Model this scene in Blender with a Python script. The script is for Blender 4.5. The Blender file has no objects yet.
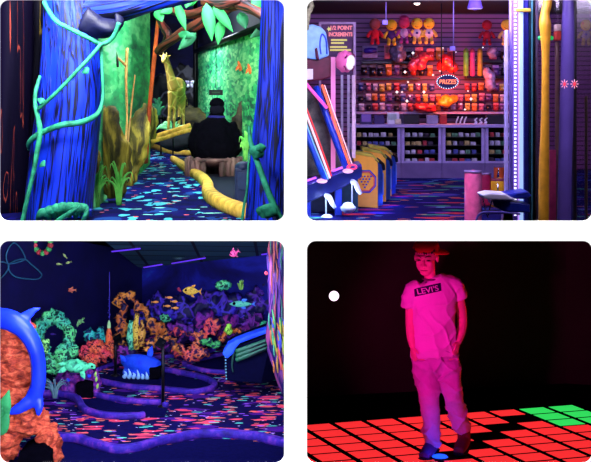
import bpy, bmesh, math, random
from mathutils import Vector, Matrix, Quaternion, noise
C = bpy.context.scene.collection
PI = math.pi
V = Vector
F, YH, H, CX = 1200.0, 90.0, 1.3, 295.5      # focal length in pixels, horizon row, eye height, image centre
def P(x, y, D): return V(((x-CX)*D/F, D, H-(y-YH)*D/F))
def G(x, y, zf=0.0):
    D = (H-zf)*F/(y-YH); return V(((x-CX)*D/F, D, zf))
def S(D): return D/F
def lin(c):
    return tuple(((v/255)/12.92 if v/255 <= .04045 else ((v/255+.055)/1.055)**2.4) for v in c)
def L4(c, k=1.0):
    return tuple(min(1, v*k) for v in lin(c))+(1,)
# ---------------------------------------------------------------- materials
def mk(name, rough=.6, metal=0.0, spec=.3):
    m = bpy.data.materials.new(name); m.use_nodes = True; nt = m.node_tree
    b = nt.nodes['Principled BSDF']; b.inputs['Roughness'].default_value = rough
    b.inputs['Metallic'].default_value = metal; b.inputs['Specular IOR Level'].default_value = spec
    return m, nt, b
def N(nt, t, **kw):
    n = nt.nodes.new(t)
    for k, v in kw.items():
        if k in n.inputs: n.inputs[k].default_value = v
        else: setattr(n, k, v)
    return n
def coords(nt, attr=None, scale=(1,1,1), rot=(0,0,0), loc=(0,0,0)):
    mp = N(nt, 'ShaderNodeMapping'); mp.inputs['Scale'].default_value = scale; mp.inputs['Rotation'].default_value = rot
    mp.inputs['Location'].default_value = loc
    if attr: a = N(nt, 'ShaderNodeAttribute'); a.attribute_name = attr; nt.links.new(a.outputs['Vector'], mp.inputs['Vector'])
    else: a = N(nt, 'ShaderNodeTexCoord'); nt.links.new(a.outputs['Object'], mp.inputs['Vector'])
    return mp.outputs['Vector']
def ramp(nt, fac, stops, interp='LINEAR'):
    r = N(nt, 'ShaderNodeValToRGB'); r.color_ramp.interpolation = interp; e = r.color_ramp.elements
    while len(e) < len(stops): e.new(1)
    for i, (p, c) in enumerate(stops):
        e[i].position = p; e[i].color = c if len(c) == 4 else L4(c)
    nt.links.new(fac, r.inputs['Fac']); return r.outputs['Color']
def mixc(nt, fac, a, b):
    m = N(nt, 'ShaderNodeMix', data_type='RGBA')
    for s, v in ((m.inputs[0], fac), (m.inputs[6], a), (m.inputs[7], b)):
        if isinstance(v, (float, int)): s.default_value = v
        elif isinstance(v, tuple): s.default_value = v
        else: nt.links.new(v, s)
    return m.outputs[2]
def math_(nt, op, a, b=None):
    m = N(nt, 'ShaderNodeMath', operation=op)
    for s, v in zip(m.inputs, (a, b)):
        if v is None: continue
        if isinstance(v, (float, int)): s.default_value = v
        else: nt.links.new(v, s)
    return m.outputs[0]
def bump(nt, b, h, strength, dist=.02):
    n = N(nt, 'ShaderNodeBump'); n.inputs['Strength'].default_value = strength; n.inputs['Distance'].default_value = dist
    nt.links.new(h, n.inputs['Height']); nt.links.new(n.outputs['Normal'], b.inputs['Normal'])
def plain(name, c, rough=.6, metal=0.0, var=.25, scale=14, spec=.3, bmp=0, rot=(0,0,0), st=(1,1,1)):
    m, nt, b = mk(name, rough, metal, spec)
    n = N(nt, 'ShaderNodeTexNoise', Scale=scale, Detail=4.0); nt.links.new(coords(nt, scale=st, rot=rot), n.inputs['Vector'])
    col = ramp(nt, n.outputs['Fac'], [(.3, L4(c, 1-var)), (.7, L4(c, 1+var*.4))])
    nt.links.new(col, b.inputs['Base Color'])
    if bmp: bump(nt, b, n.outputs['Fac'], bmp)
    return m
def glow(name, c, s=1.0, base=None):
    m, nt, b = mk(name, .4)
    b.inputs['Base Color'].default_value = L4(base or c, .5); n = N(nt, 'ShaderNodeTexNoise', Scale=6.0)
    nt.links.new(coords(nt), n.inputs['Vector'])
    col = ramp(nt, n.outputs['Fac'], [(.2, L4(c, .93)), (.8, L4(c))]); nt.links.new(col, b.inputs['Emission Color'])
    b.inputs['Emission Strength'].default_value = s
    return m
def grain(name, A, B, A2=None, sc=14, st=.07, w=.05, attr='gp', rough=.5, bmp=.6, dist=2.0, spec=.3, lvl=.5):
    """painted wood: long dark grooves B between strips of A"""
    m, nt, b = mk(name, rough, 0, spec)
    n = N(nt, 'ShaderNodeTexNoise', Scale=sc, Detail=2.5, Roughness=.5, Distortion=dist*.3); nt.links.new(coords(nt, attr, (1,1,st)), n.inputs['Vector'])
    n2 = N(nt, 'ShaderNodeTexNoise', Scale=sc*.5, Detail=2.0); nt.links.new(coords(nt, attr, (1,1,st*2), loc=(3,5,1)), n2.inputs['Vector'])
    base = ramp(nt, n2.outputs['Fac'], [(.3, A), (.7, A2 or A)])
    f = math_(nt, 'ABSOLUTE', math_(nt, 'SUBTRACT', math_(nt, 'FRACT', math_(nt, 'MULTIPLY', n.outputs['Fac'], 5.0)), .5))
    k = ramp(nt, f, [(w*.6, (0,0,0,1)), (w*1.8, (1,1,1,1))])
    nt.links.new(mixc(nt, k, L4(B), base), b.inputs['Base Color'])
    if bmp: bump(nt, b, k, bmp, .01)
    return m
def ridge(name, LC, DC, sc=6, w=.08, L2=None, st=(1,1,1), rough=.6, dist=.25, bmp=.5, mode='F'):
    """painted rock or coral: bright ridges LC on a ground DC"""
    m, nt, b = mk(name, rough)
    co = coords(nt, None, st)
    nz = N(nt, 'ShaderNodeTexNoise', Scale=sc*.8, Detail=3.0); nt.links.new(co, nz.inputs['Vector'])
    add = N(nt, 'ShaderNodeVectorMath', operation='MULTIPLY_ADD'); nt.links.new(nz.outputs['Color'], add.inputs[0])
    add.inputs[1].default_value = (dist,)*3; nt.links.new(co, add.inputs[2])
    v = N(nt, 'ShaderNodeTexVoronoi', feature='DISTANCE_TO_EDGE', Scale=sc); nt.links.new(add.outputs[0], v.inputs['Vector'])
    k = ramp(nt, v.outputs['Distance'], [(w*.5, (1,1,1,1)), (w*1.6, (0,0,0,1))])
    n2 = N(nt, 'ShaderNodeTexNoise', Scale=sc*.35, Detail=1.0); nt.links.new(co, n2.inputs['Vector'])
    lc = ramp(nt, n2.outputs['Fac'], [(.4, LC), (.6, L2 or LC)])
    nt.links.new(mixc(nt, k, L4(DC), lc), b.inputs['Base Color'])
    if bmp: bump(nt, b, v.outputs['Distance'], bmp, .03)
    return m
def clouds(name, stops, sc=3, st=(1,1,1), detail=6, rough=.7, distort=0.0, bmp=0, attr=None, rot=(0,0,0), interp='LINEAR', rg=.6):
    m, nt, b = mk(name, rough)
    n = N(nt, 'ShaderNodeTexNoise', Scale=sc, Detail=float(detail), Distortion=distort, Roughness=rg); nt.links.new(coords(nt, attr, st, rot), n.inputs['Vector'])
    nt.links.new(ramp(nt, n.outputs['Fac'], stops, interp), b.inputs['Base Color'])
    if bmp: bump(nt, b, n.outputs['Fac'], bmp)
    return m
def foliage(name, dark, mid, light, sc=5, leaf=22, st=(1,1,1), wt=.38):
    m, nt, b = mk(name, .7)
    co = coords(nt, None, st)
    n = N(nt, 'ShaderNodeTexNoise', Scale=sc, Detail=5.0, Roughness=.6); nt.links.new(co, n.inputs['Vector'])
    v = N(nt, 'ShaderNodeTexVoronoi', Scale=leaf); 
    add = N(nt, 'ShaderNodeVectorMath', operation='MULTIPLY_ADD'); nt.links.new(n.outputs['Color'], add.inputs[0])
    add.inputs[1].default_value = (.25,)*3; nt.links.new(co, add.inputs[2]); nt.links.new(add.outputs[0], v.inputs['Vector'])
    s = N(nt, 'ShaderNodeSeparateColor'); nt.links.new(v.outputs['Color'], s.inputs[0])
    f = math_(nt, 'ADD', math_(nt, 'MULTIPLY', n.outputs['Fac'], 1.5), math_(nt, 'MULTIPLY', math_(nt, 'SUBTRACT', s.outputs[0], .5), wt))
    f = math_(nt, 'SUBTRACT', f, .25)
    nt.links.new(ramp(nt, f, [(.22, dark), (.48, mid), (.78, light)]), b.inputs['Base Color'])
    return m
def carpet(name, base, layers, base2=None):
    m, nt, b = mk(name, .95, 0, .05)
    n0 = N(nt, 'ShaderNodeTexNoise', Scale=3.0, Detail=2.0); nt.links.new(coords(nt), n0.inputs['Vector'])
    cur = ramp(nt, n0.outputs['Fac'], [(.35, base), (.65, base2 or base)])
    for i, (c, sc, size, frac, rot, st, dz) in enumerate(layers):
        co = coords(nt, None, st, (0,0,rot), (i*3.1, i*1.7, 0))
        nz = N(nt, 'ShaderNodeTexNoise', Scale=sc*1.3, Detail=2.0); nt.links.new(co, nz.inputs['Vector'])
        add = N(nt, 'ShaderNodeVectorMath', operation='MULTIPLY_ADD'); nt.links.new(nz.outputs['Color'], add.inputs[0])
        add.inputs[1].default_value = (dz/sc,)*3; nt.links.new(co, add.inputs[2])
        v = N(nt, 'ShaderNodeTexVoronoi', Scale=sc, voronoi_dimensions='2D'); nt.links.new(add.outputs[0], v.inputs['Vector'])
        s = N(nt, 'ShaderNodeSeparateColor'); nt.links.new(v.outputs['Color'], s.inputs[0])
        k = math_(nt, 'MULTIPLY', math_(nt, 'LESS_THAN', v.outputs['Distance'], size), math_(nt, 'LESS_THAN', s.outputs[0], frac))
        cur = mixc(nt, k, cur, L4(c))
    nt.links.new(cur, b.inputs['Base Color'])
    return m
def glassm(name, c=(220,225,235), rough=.02, mixf=.12):
    m = bpy.data.materials.new(name); m.use_nodes = True; nt = m.node_tree; nt.nodes.clear()
    o = N(nt, 'ShaderNodeOutputMaterial'); t = N(nt, 'ShaderNodeBsdfTransparent'); g = N(nt, 'ShaderNodeBsdfGlossy')
    t.inputs[0].default_value = L4(c); g.inputs['Roughness'].default_value = rough
    mx = N(nt, 'ShaderNodeMixShader'); mx.inputs[0].default_value = mixf
    nt.links.new(t.outputs[0], mx.inputs[1]); nt.links.new(g.outputs[0], mx.inputs[2]); nt.links.new(mx.outputs[0], o.inputs[0])
    return m
# ---------------------------------------------------------------- geometry
BASE = {}
def crom(pts, k):
    if k < 2 or len(pts) < 3: return [tuple(p) for p in pts]
    out = []; n = len(pts); q = [tuple(p) for p in pts]
    for i in range(n-1):
        p0, p1, p2, p3 = q[max(i-1,0)], q[i], q[i+1], q[min(i+2,n-1)]
        for j in range(k):
            t = j/k
            out.append(tuple(.5*((2*b)+(c-a)*t+(2*a-5*b+4*c-d)*t*t+(3*b-a-3*c+d)*t**3) for a,b,c,d in zip(p0,p1,p2,p3)))
    out.append(q[-1]); return out
class MB:
    def __init__(s): s.v=[]; s.f=[]; s.g=[]
    def add(s, vs, fs, gs=None):
        k = len(s.v); s.v += [V(v) for v in vs]; s.f += [tuple(i+k for i in f) for f in fs]
        s.g += gs if gs else [tuple(v) for v in vs]; return s
    def tube(s, pts, rad, n=10, up=(0,-1,0), sm=4, caps=True, sq=1.0, fn=None):
        """pts: Vectors; rad: r or list of r / (side, front) pairs; up: direction of the front radius"""
        pts = [V(p) for p in pts]
        if not isinstance(rad, (list, tuple)): rad = [rad]*len(pts)
        R = [(r, r) if isinstance(r, (int, float)) else r for r in rad]
        q = crom([tuple(p)+tuple(r) for p, r in zip(pts, R)], sm)
        cs = [V(a[:3]) for a in q]; rr = [(max(a[3],1e-4), max(a[4],1e-4)) for a in q]
        m = len(cs); vs=[]; gs=[]; L=0; up = V(up)
        for i in range(m):
            t = (cs[min(i+1,m-1)]-cs[max(i-1,0)]).normalized()
            if i: L += (cs[i]-cs[i-1]).length
            sd = t.cross(up)
            if sd.length < 1e-3: sd = t.cross(V((1,0,0.01)))
            sd.normalize(); fr = sd.cross(t).normalized(); a, b = rr[i]
            for k in range(n):
                an = 2*PI*k/n; ca, sa = math.cos(an), math.sin(an)
                if sq != 1.0: ca = math.copysign(abs(ca)**sq, ca); sa = math.copysign(abs(sa)**sq, sa)
                w = 1.0 if fn is None else fn(i/(m-1), an)
                vs.append(cs[i]+sd*(a*ca*w)+fr*(b*sa*w)); gs.append((a*ca, b*sa, L))
        fs = [(i*n+k, i*n+(k+1)%n, (i+1)*n+(k+1)%n, (i+1)*n+k) for i in range(m-1) for k in range(n)]
        if caps:
            for i, sg in ((0,-1),(m-1,1)):
                t = (cs[1]-cs[0] if i == 0 else cs[-1]-cs[-2]).normalized()
                r = min(rr[i])*(.35 if rr[i][0] > .012 else .6); c = len(vs); vs.append(cs[i]+t*sg*r); gs.append((0,0,L if i else 0))
                for k in range(n):
                    a, b = i*n+k, i*n+(k+1)%n
                    fs.append((b, a, c) if i == 0 else (a, b, c))
        return s.add(vs, fs, gs)
    def ell(s, c, r, n=14, m=9, q=None, fn=None):
        if isinstance(r, (int, float)): r = (r,)*3
        c = V(c); vs=[]; fs=[]
        for i in range(m+1):
            th = PI*i/m
            for k in range(n):
                ph = 2*PI*k/n; d = V((math.sin(th)*math.cos(ph), math.sin(th)*math.sin(ph), math.cos(th)))
                w = 1 if fn is None else fn(d)
                d = V((d.x*r[0], d.y*r[1], d.z*r[2]))*w
                if q: d = q @ d
                vs.append(c+d)
        fs = [(i*n+k, (i+1)*n+k, (i+1)*n+(k+1)%n, i*n+(k+1)%n) for i in range(m) for k in range(n)]
        return s.add(vs, fs)
    def box(s, c, h, q=None):
        c = V(c); vs=[]
        for z in (-1,1):
            for x, y in ((-1,-1),(1,-1),(1,1),(-1,1)):
                d = V((x*h[0], y*h[1], z*h[2]))
                if q: d = q @ d
                vs.append(c+d)
        return s.add(vs, [(3,2,1,0),(4,5,6,7),(0,1,5,4),(1,2,6,5),(2,3,7,6),(3,0,4,7)])
    def prism(s, pts, d):
        pts = [V(p) for p in pts]; d = V(d); n = len(pts)
        nn = V((0,0,0))
        for i in range(n): nn += (pts[i]-pts[0]).cross(pts[(i+1)%n]-pts[0])
        if nn.dot(d) > 0: pts.reverse()
        return s.add(pts+[p+d for p in pts], [tuple(range(n)), tuple(range(2*n-1, n-1, -1))]+[(i, i+n, (i+1)%n+n, (i+1)%n) for i in range(n)])
    def px(s, pl, D, th): return s.prism([P(x,y,D) for x,y in pl], (0, th, 0))      # an outline standing at depth D, th thick
    def leaf(s, a, b, w, nrm=(0,-1,0), bend=.15, th=.004):
        a, b = V(a), V(b); t = b-a; L = t.length; nrm = V(nrm).normalized(); sd = t.normalized().cross(nrm).normalized()
        vs=[]; n=7
        for i in range(n+1):
            u = i/n; ww = w*math.sin(PI*min(1, u**.75))*.5+w*.02
            c = a+t*u+nrm*(math.sin(PI*u)*bend*L)
            vs += [c-sd*ww, c+nrm*(-.18*ww), c+sd*ww]
        k = len(vs); vs += [v-nrm*th for v in vs]; fs=[]
        for i in range(n):
            for j in (0,1):
                q = (i*3+j, i*3+j+1, i*3+j+4, i*3+j+3); fs.append(q); fs.append(tuple(x+k for x in reversed(q)))
            for j in (0,2):
                q = (i*3+j, i*3+j+3, i*3+j+3+k, i*3+j+k); fs.append(q if j == 0 else tuple(reversed(q)))
        return s.add(vs, fs)
    def build(s, name, mat, parent=None, smooth=True, bevel=0, remesh=0, disp=None, sm_it=0, autos=False):
        me = bpy.data.meshes.new(name); me.from_pydata(s.v, [], s.f); me.validate()
        if not remesh and len(me.vertices) == len(s.g):
            at = me.attributes.new('gp', 'FLOAT_VECTOR', 'POINT'); at.data.foreach_set('vector', [c for g in s.g for c in g])
        me.update()
        o = bpy.data.objects.new(name, me); C.objects.link(o)
        if remesh or bevel:
            if bevel: md = o.modifiers.new('b','BEVEL'); md.width = bevel; md.segments = 2; md.limit_method = 'ANGLE'
            if remesh: md = o.modifiers.new('r','REMESH'); md.mode = 'VOXEL'; md.voxel_size = remesh
            if sm_it: md = o.modifiers.new('s','SMOOTH'); md.iterations = sm_it; md.factor = .5
            dg = bpy.context.evaluated_depsgraph_get(); m2 = bpy.data.meshes.new_from_object(o.evaluated_get(dg))
            o.modifiers.clear(); o.data = m2; bpy.data.meshes.remove(me); me = m2; me.name = name
        if disp:
            amp, sc = disp[:2]; det = disp[2] if len(disp) > 2 else 4
            co = [v.co + v.normal*(amp*(noise.fractal(v.co*sc, .6, 2.1, det))) for v in me.vertices]
            me.vertices.foreach_set('co', [c for p in co for c in p])
        if parent is not None: b = BASE[parent.name]
        else:
            xs = [v.co for v in me.vertices]; lo = [min(v[i] for v in xs) for i in range(3)]; hi = [max(v[i] for v in xs) for i in range(3)]
            b = V(((lo[0]+hi[0])/2, (lo[1]+hi[1])/2, lo[2])); o.location = b
        me.transform(Matrix.Translation(-b)); me.materials.clear(); me.materials.append(mat)
        me.polygons.foreach_set('use_smooth', [smooth]*len(me.polygons))
        if autos:
            try: me.set_sharp_from_angle(angle=.7)
            except Exception: pass
        me.update(); BASE[o.name] = b
        if parent is not None: o.parent = parent
        return o
def tag(o, label, cat, group=None, kind=None):
    o['label'] = label; o['category'] = cat
    if group: o['group'] = group
    if kind: o['kind'] = kind
    return o
def thing(name, label, cat, base, group=None):
    o = bpy.data.objects.new(name, None); C.objects.link(o); o.location = base; o.empty_display_size = .05
    BASE[o.name] = V(base); return tag(o, label, cat, group)
def struct(name, mb, mat, **k):
    o = mb.build(name, mat, smooth=False, **k); o['kind'] = 'structure'; return o
def copytree(o, loc, label=None, group=None, scale=None, rotz=None):
    r = o.copy(); C.objects.link(r); r.location = loc; BASE[r.name] = V(loc)
    if label: r['label'] = label
    if group: r['group'] = group
    if scale: r.scale = (scale,)*3 if isinstance(scale, (int, float)) else scale
    if rotz is not None: r.rotation_euler.z = rotz
    for ch in list(o.children):
        c = ch.copy(); C.objects.link(c); c.parent = r
        for g in list(ch.children):
            d = g.copy(); C.objects.link(d); d.parent = c
    return r
def text(s_, size, loc, mat, name, parent, rot=(PI/2,0,0), ext=.002, bold=0.0, sx=1.0, shear=0.0):
    cu = bpy.data.curves.new('t', 'FONT'); cu.body = s_; cu.size = size; cu.align_x = 'CENTER'; cu.align_y = 'CENTER'; cu.extrude = ext; cu.offset = bold; cu.shear = shear
    t = bpy.data.objects.new('t', cu); C.objects.link(t)
    dg = bpy.context.evaluated_depsgraph_get(); me = bpy.data.meshes.new_from_object(t.evaluated_get(dg)); bpy.data.objects.remove(t)
    me.transform(Matrix.Diagonal((sx,1,1,1)))
    from mathutils import Euler
    me.transform(Matrix.Translation(V(loc)-BASE[parent.name]) @ Euler(rot).to_matrix().to_4x4())
    me.materials.clear(); me.materials.append(mat); o = bpy.data.objects.new(name, me); C.objects.link(o); o.parent = parent; BASE[o.name] = BASE[parent.name]
    return o
def area(name, loc, aim, power, col, sx, sy=None, spread=PI):
    l = bpy.data.lights.new(name, 'AREA'); l.energy = power; l.color = lin(col); l.size = sx
    if sy: l.shape = 'RECTANGLE'; l.size_y = sy
    l.spread = spread
    o = bpy.data.objects.new(name, l); C.objects.link(o); o.location = loc
    o.rotation_euler = (V(aim)-V(loc)).to_track_quat('-Z','Y').to_euler(); return o
def point(name, loc, power, col, r=.05):
    l = bpy.data.lights.new(name, 'POINT'); l.energy = power; l.color = lin(col); l.shadow_soft_size = r
    o = bpy.data.objects.new(name, l); C.objects.link(o); o.location = loc; return o
def spot(name, loc, aim, power, col, ang, r=.1, blend=.6):
    l = bpy.data.lights.new(name, 'SPOT'); l.energy = power; l.color = lin(col); l.spot_size = ang; l.spot_blend = blend; l.shadow_soft_size = r
    o = bpy.data.objects.new(name, l); C.objects.link(o); o.location = loc
    o.rotation_euler = (V(aim)-V(loc)).to_track_quat('-Z','Y').to_euler(); return o
def quad(pts, th=.02, d=None):
    """a thin slab with the four corners PTS, thickened along D"""
    m = MB(); pts = [V(p) for p in pts]
    n = (pts[1]-pts[0]).cross(pts[2]-pts[0]).normalized()
    m.prism(pts, (V(d) if d else n)*th); return m
rnd = random.Random(7)
# ---------------------------------------------------------------- camera, world
sc = bpy.context.scene
cam = bpy.data.cameras.new('camera'); co_ = bpy.data.objects.new('camera', cam); C.objects.link(co_)
co_.location = (0, 0, H); co_.rotation_euler = (PI/2, 0, 0); cam.sensor_width = 36; cam.lens = 36*F/591
cam.shift_y = -(231-YH)/591; cam.clip_end = 200; sc.camera = co_
sc.view_settings.view_transform = 'Standard'; sc.view_settings.look = 'None'; sc.view_settings.exposure = 0; sc.view_settings.gamma = 1; sc.view_settings.use_curve_mapping = False
w = bpy.data.worlds.new('world'); sc.world = w; w.use_nodes = True; w.node_tree.nodes['Background'].inputs[0].default_value = (0,0,0,1)
# ================================================================ the building
DW = 5.5
Z3, Z4 = -3.5, -.98
white = plain('white_paint', (250,250,250), .9, var=.01)
def rrect(x0, y0, x1, y1, r, D, n=6):
    out = []
    for cx, cy, a0 in ((x1-r, y0+r, 0), (x0+r, y0+r, 90), (x0+r, y1-r, 180), (x1-r, y1-r, 270)):
        for k in range(n+1):
            a = math.radians(a0+90*k/n); out.append(P(cx+r*math.cos(a), cy-r*math.sin(a), D))
    return out
# white display wall with four round-cornered openings
def front_wall():
    bm = bmesh.new()
    def loop(pts):
        vs = [bm.verts.new(p) for p in pts]; return [bm.edges.new((vs[i], vs[(i+1)%len(vs)])) for i in range(len(vs))]
    E = loop([V((-9,DW,-4)), V((7,DW,-4)), V((7,DW,4.2)), V((-9,DW,4.2))])
    for (x0,y0,x1,y1) in ((0,0,284,221), (307,0,592,221), (0,241,284,463), (307,241,592,463)):
        E += loop(rrect(x0,y0,x1,y1,9,DW))
    bmesh.ops.triangle_fill(bm, use_beauty=True, use_dissolve=False, edges=E)
    me = bpy.data.meshes.new('wall_front'); 
    g = bmesh.ops.extrude_face_region(bm, geom=bm.faces[:])
    bmesh.ops.translate(bm, verts=[v for v in g['geom'] if isinstance(v, bmesh.types.BMVert)], vec=(0,.006,0))
    bmesh.ops.recalc_face_normals(bm, faces=bm.faces[:])
    bm.to_mesh(me); bm.free(); me.materials.append(white); o = bpy.data.objects.new('wall_front', me); C.objects.link(o); o['kind'] = 'structure'
front_wall()
black = plain('black_plaster', (7,6,12), .95, var=.3, spec=0)
nightblue = clouds('night_blue_paint', [(.3,(5,4,48)),(.7,(10,8,72))], 1.5)
darkred = plain('dark_wall_paint', (44,40,40), .95, var=.3, scale=2)
def slab(name, x0, x1, y0, y1, z0, z1, mat):
    m = MB(); m.box(((x0+x1)/2,(y0+y1)/2,(z0+z1)/2), ((x1-x0)/2,(y1-y0)/2,(z1-z0)/2)); return struct(name, m, mat)
ZR = 1.3-141/F*DW                                  # ramp height at the display wall
RE = 11.06
# divider between left and right rooms
slab('wall_divider', -.012, .012, DW+.01, 28.4, -3.7, 3.75, black)
slab('wall_left', -8.3, -8.2, DW+.01, 28.4, -3.7, 3.75, black)
slab('wall_right', 6.2, 6.3, DW+.01, 20.6, -3.7, 3.75, black)
slab('ceiling_jungle', -8.3, -.012, DW+.01, 28.4, 3.6, 3.75, black)
slab('wall_back', -8.2, -.012, 28.2, 28.4, -3.7, 3.6, clouds('night_sky_mural', [(.35,(3,3,20)),(.55,(14,16,95)),(.7,(40,40,150))], .8, st=(1,1,2.2)))
# raked front floors (edge-on from the eye) and lower ceilings, added to part the rooms' light
for nm, x0, x1 in (('floor_ramp_left',-8.2,-.012), ('floor_ramp_right',.012,6.2)):
    m = MB(); m.prism([V((x0,DW+.01,ZR-.01)), V((x1,DW+.01,ZR-.01)), V((x1,RE,.0)), V((x0,RE,.0))], (0,0,-.012)); struct(nm, m, black)
wash_sun = bpy.data.lights.new('sun', 'SUN'); wash_sun.energy = 27; wash_sun.angle = .01  # sun lamp added to wash the display wall evenly white
so = bpy.data.objects.new('sun', wash_sun); C.objects.link(so); so.location = (0,0,9)
so.rotation_euler = (V((0, math.sin(math.radians(8)), -math.cos(math.radians(8))))).to_track_quat('-Z','Y').to_euler()
# ================================================================ upper left: blacklight jungle golf, floor at z = 0
slab('floor.001', -8.2, -.012, RE, 28.2, -.02, 0, carpet('jungle_carpet', (7,7,60), [
    ((24,60,130), 2.3, .34, .40, .5, (1,.6,1), 1.2),
    ((70,175,190), 4.4, .26, .42, .9, (1,.40,1), 1.0),
    ((130,215,200), 5.5, .16, .40, -.6, (.45,.7,1), .9),
    ((8,8,50), 8.0, .22, .5, .9, (1,.3,1), .8),
    ((235,100,100), 7.0, .12, .28, .2, (.6,.5,1), .4)], (12,10,90)))
# painted walls
lw = [(88,214),(118,190),(142,172),(150,164)]
lp = [G(x,y) for x,y in lw]; lp = [lp[0]+(lp[0]-lp[1])*.12]+lp
wdk = [V((-8.2,14.2,0)), V((-3.2,14.0,0)), lp[0]+V((-.02,.02,0))]
m = MB(); m.prism(wdk+[p+V((0,.12,0)) for p in reversed(wdk)], (0,0,3.6)); struct('wall_dark_left', m, black)
jung = foliage('jungle_mural', (5,44,42), (40,165,88), (150,245,155), 1.5, 16, (.9,.12,.9), .16)
m = MB(); m.prism([p for p in lp]+[p+V((-.15,.1,0)) for p in reversed(lp)], (0,0,3.6)); struct('wall_mural', m, jung)
ra, rb = P(198,150,26), P(262,187,16.1); ra.z = rb.z = 0
rr_ = rb+(rb-ra)*.04
jung2 = foliage('leafy_mural', (10,92,76), (60,215,125), (175,255,170), 1.5, 20, (.9,.13,1), .42)
zt = 2.12
m = MB(); m.prism([ra, rr_, rr_+V((.12,.1,0)), ra+V((.12,.1,0))], (0,0,zt)); struct('wall_leafy', m, jung2)
dark_metal = plain('black_metal', (12,12,16), .4, .5); darkw = plain('dark_plastic', (12,14,22), .5)
g = thing('wall_rail', 'black rail along the top of the leafy green mural wall', 'rail', ra)
m = MB(); m.tube([ra+V((-.04,-.06,zt+.02)), rr_+V((-.04,-.06,zt+.02))], .05, 8, up=(0,0,1), sm=1); m.build('top_bar', dark_metal, g)
m = MB(); m.tube([ra+V((-.05,-.06,.02)), ra+V((-.05,-.06,3.3))], .05, 8, sm=1); m.build('post', dark_metal, g)
# dark wall above the rail, night hills
m = MB(); m.prism([ra+V((.3,.2,0)), rr_+V((.3,.2,0)), rr_+V((.35,.25,0)), ra+V((.35,.25,0))], (0,0,3.58)); struct('wall_dark', m, clouds('dark_teal_wall', [(.3,(3,6,18)),(.7,(6,16,30))], 2))
# blue painted timber
bluew = grain('blue_painted_wood', (10,52,225), (3,5,40), (6,34,180), 17, .045, .16, bmp=.6)
bluew2 = grain('blue_painted_beam', (14,52,205), (2,4,34), (8,28,130), 14, .045, .16, bmp=.6)
vine = clouds('teal_vine_paint', [(.3,(14,92,72)),(.6,(46,160,118))], 12, bmp=.3)
def post(name, label, rows, D, front=.75, n=40, lump=.05):
    pts = [P((a+b)/2, y, D) for a, b, y in rows]; rad = [((b-a)/2*S(D), (b-a)/2*S(D)*front) for a, b, y in rows]
    t = thing(name, label, 'post', V((pts[-1].x, D, 0)))
    m = MB(); m.tube(pts, rad, n, sm=5, fn=lambda u, a: 1+lump*math.sin(a*3+u*3)+lump*.5*math.sin(a*7-u*5))
    return t, m.build('trunk', bluew, t)
lpst, tr = post('tree_post', 'big blue painted wooden post wrapped in green vines, left of the path', [(44,94,-45),(45,92,0),(44,97,30),(42,101,60),(39,103,95),(36,101,120),(32,98,150),(28,94,185),(25,92,214),(24,94,220)], 12.0)
m = MB(); m.tube([P(74,12,12.05),P(100,9,12.0),P(125,5,11.9),P(155,-3,11.8),(P(190,-13,11.7)),P(230,-30,11.6)], [(19*S(12),.16),(17*S(12),.16),(15*S(12),.16),(14*S(12),.15),(14*S(12),.15),(13*S(12),.15)], 24, up=(0,-1,0), sm=5, fn=lambda u,a: 1+.08*math.sin(a*4+u*9))
m.build('beam', bluew2, lpst)
m = MB(); m.tube([P(84,20,11.9),P(100,26,11.9),P(112,27,11.85),P(119,22,11.8),P(117,14,11.8)], [(14*S(12),.14),(12*S(12),.13),(8*S(12),.1),(5*S(12),.06),(3*S(12),.03)], 16, sm=5, fn=lambda u,a: 1+.12*math.sin(a*3+u*9))
m.build('knot', plain('dark_blue_bark', (5,8,50), .6, bmp=.4), lpst)  # branch in shadow, its shade put into the dark blue
def vines(parent, paths, D, r=3.0):
    for k, (pl, rw) in enumerate(paths):
        m = MB(); m.tube([P(x,y,D+dz) for x,y,dz in pl], [q*S(D) for q in (rw if isinstance(rw, list) else [rw]*len(pl))], 8, sm=5); m.build('vine', vine, parent)
def bud(parent, x, y, D, dx, dy, w=.05):
    m = MB(); m.leaf(P(x,y,D), P(x+dx,y+dy,D-.03), w*1.6, (0,-1,0), .2); m.build('leaf', vine, parent)
vines(lpst, [
    ([(44,2,-.0),(48,10,-.05),(56,21,-.12),(66,27,-.15),(80,34,-.16),(92,40,-.16),(100,44,-.12),(108,42,-.1),(115,34,-.12),(119,23,-.16)], 2.3),
    ([(102,43,-.15),(92,55,-.2),(80,68,-.26),(66,83,-.28),(52,97,-.26),(38,109,-.2)], 2.0),
    ([(101,42,-.1),(101.5,55,-.1),(102.5,75,-.1),(103,95,-.1),(100,110,-.15),(92,118,-.2),(78,123,-.28),(62,125,-.3),(48,130,-.24),(36,136,-.18),(29,143,-.1),(29,149,.0)], [1.6,1.6,1.7,1.7,2.3,2.8,3,3,3,3,2.6,1.8]),
    ([(40,76,-.0),(36,90,-.1),(35,103,-.14),(38,118,-.2),(40,133,-.24),(37,152,-.24),(34,170,-.24),(28,195,-.2),(22,224,-.16)], [1.6,2.0,2.0,2.6,2.8,2.6,2.3,2.3,2.3])], 11.82)
for a in ((84,68,11.6,4,6),(43,98,11.6,-3,6),(41,162,11.55,4,4)): bud(lpst, *a)
g = thing('vine_coil', 'coiled green vine and leaves heaped at the foot of the left blue post', 'vine', G(62,221.5))
for k in range(7):
    x = 42+k*6.4; y = 219-3.2*math.sin(k/6*PI)-k*.8
    m = MB(); m.tube([P(x-5,y+3,11.75),P(x-1,y-5,11.62),P(x+4,y-6,11.62),P(x+7,y+3,11.7)], [2.0*S(12),4.2*S(12),4.4*S(12),1.5*S(12)], 10, sm=4); m.build('vine_loop', vine, g)
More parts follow.
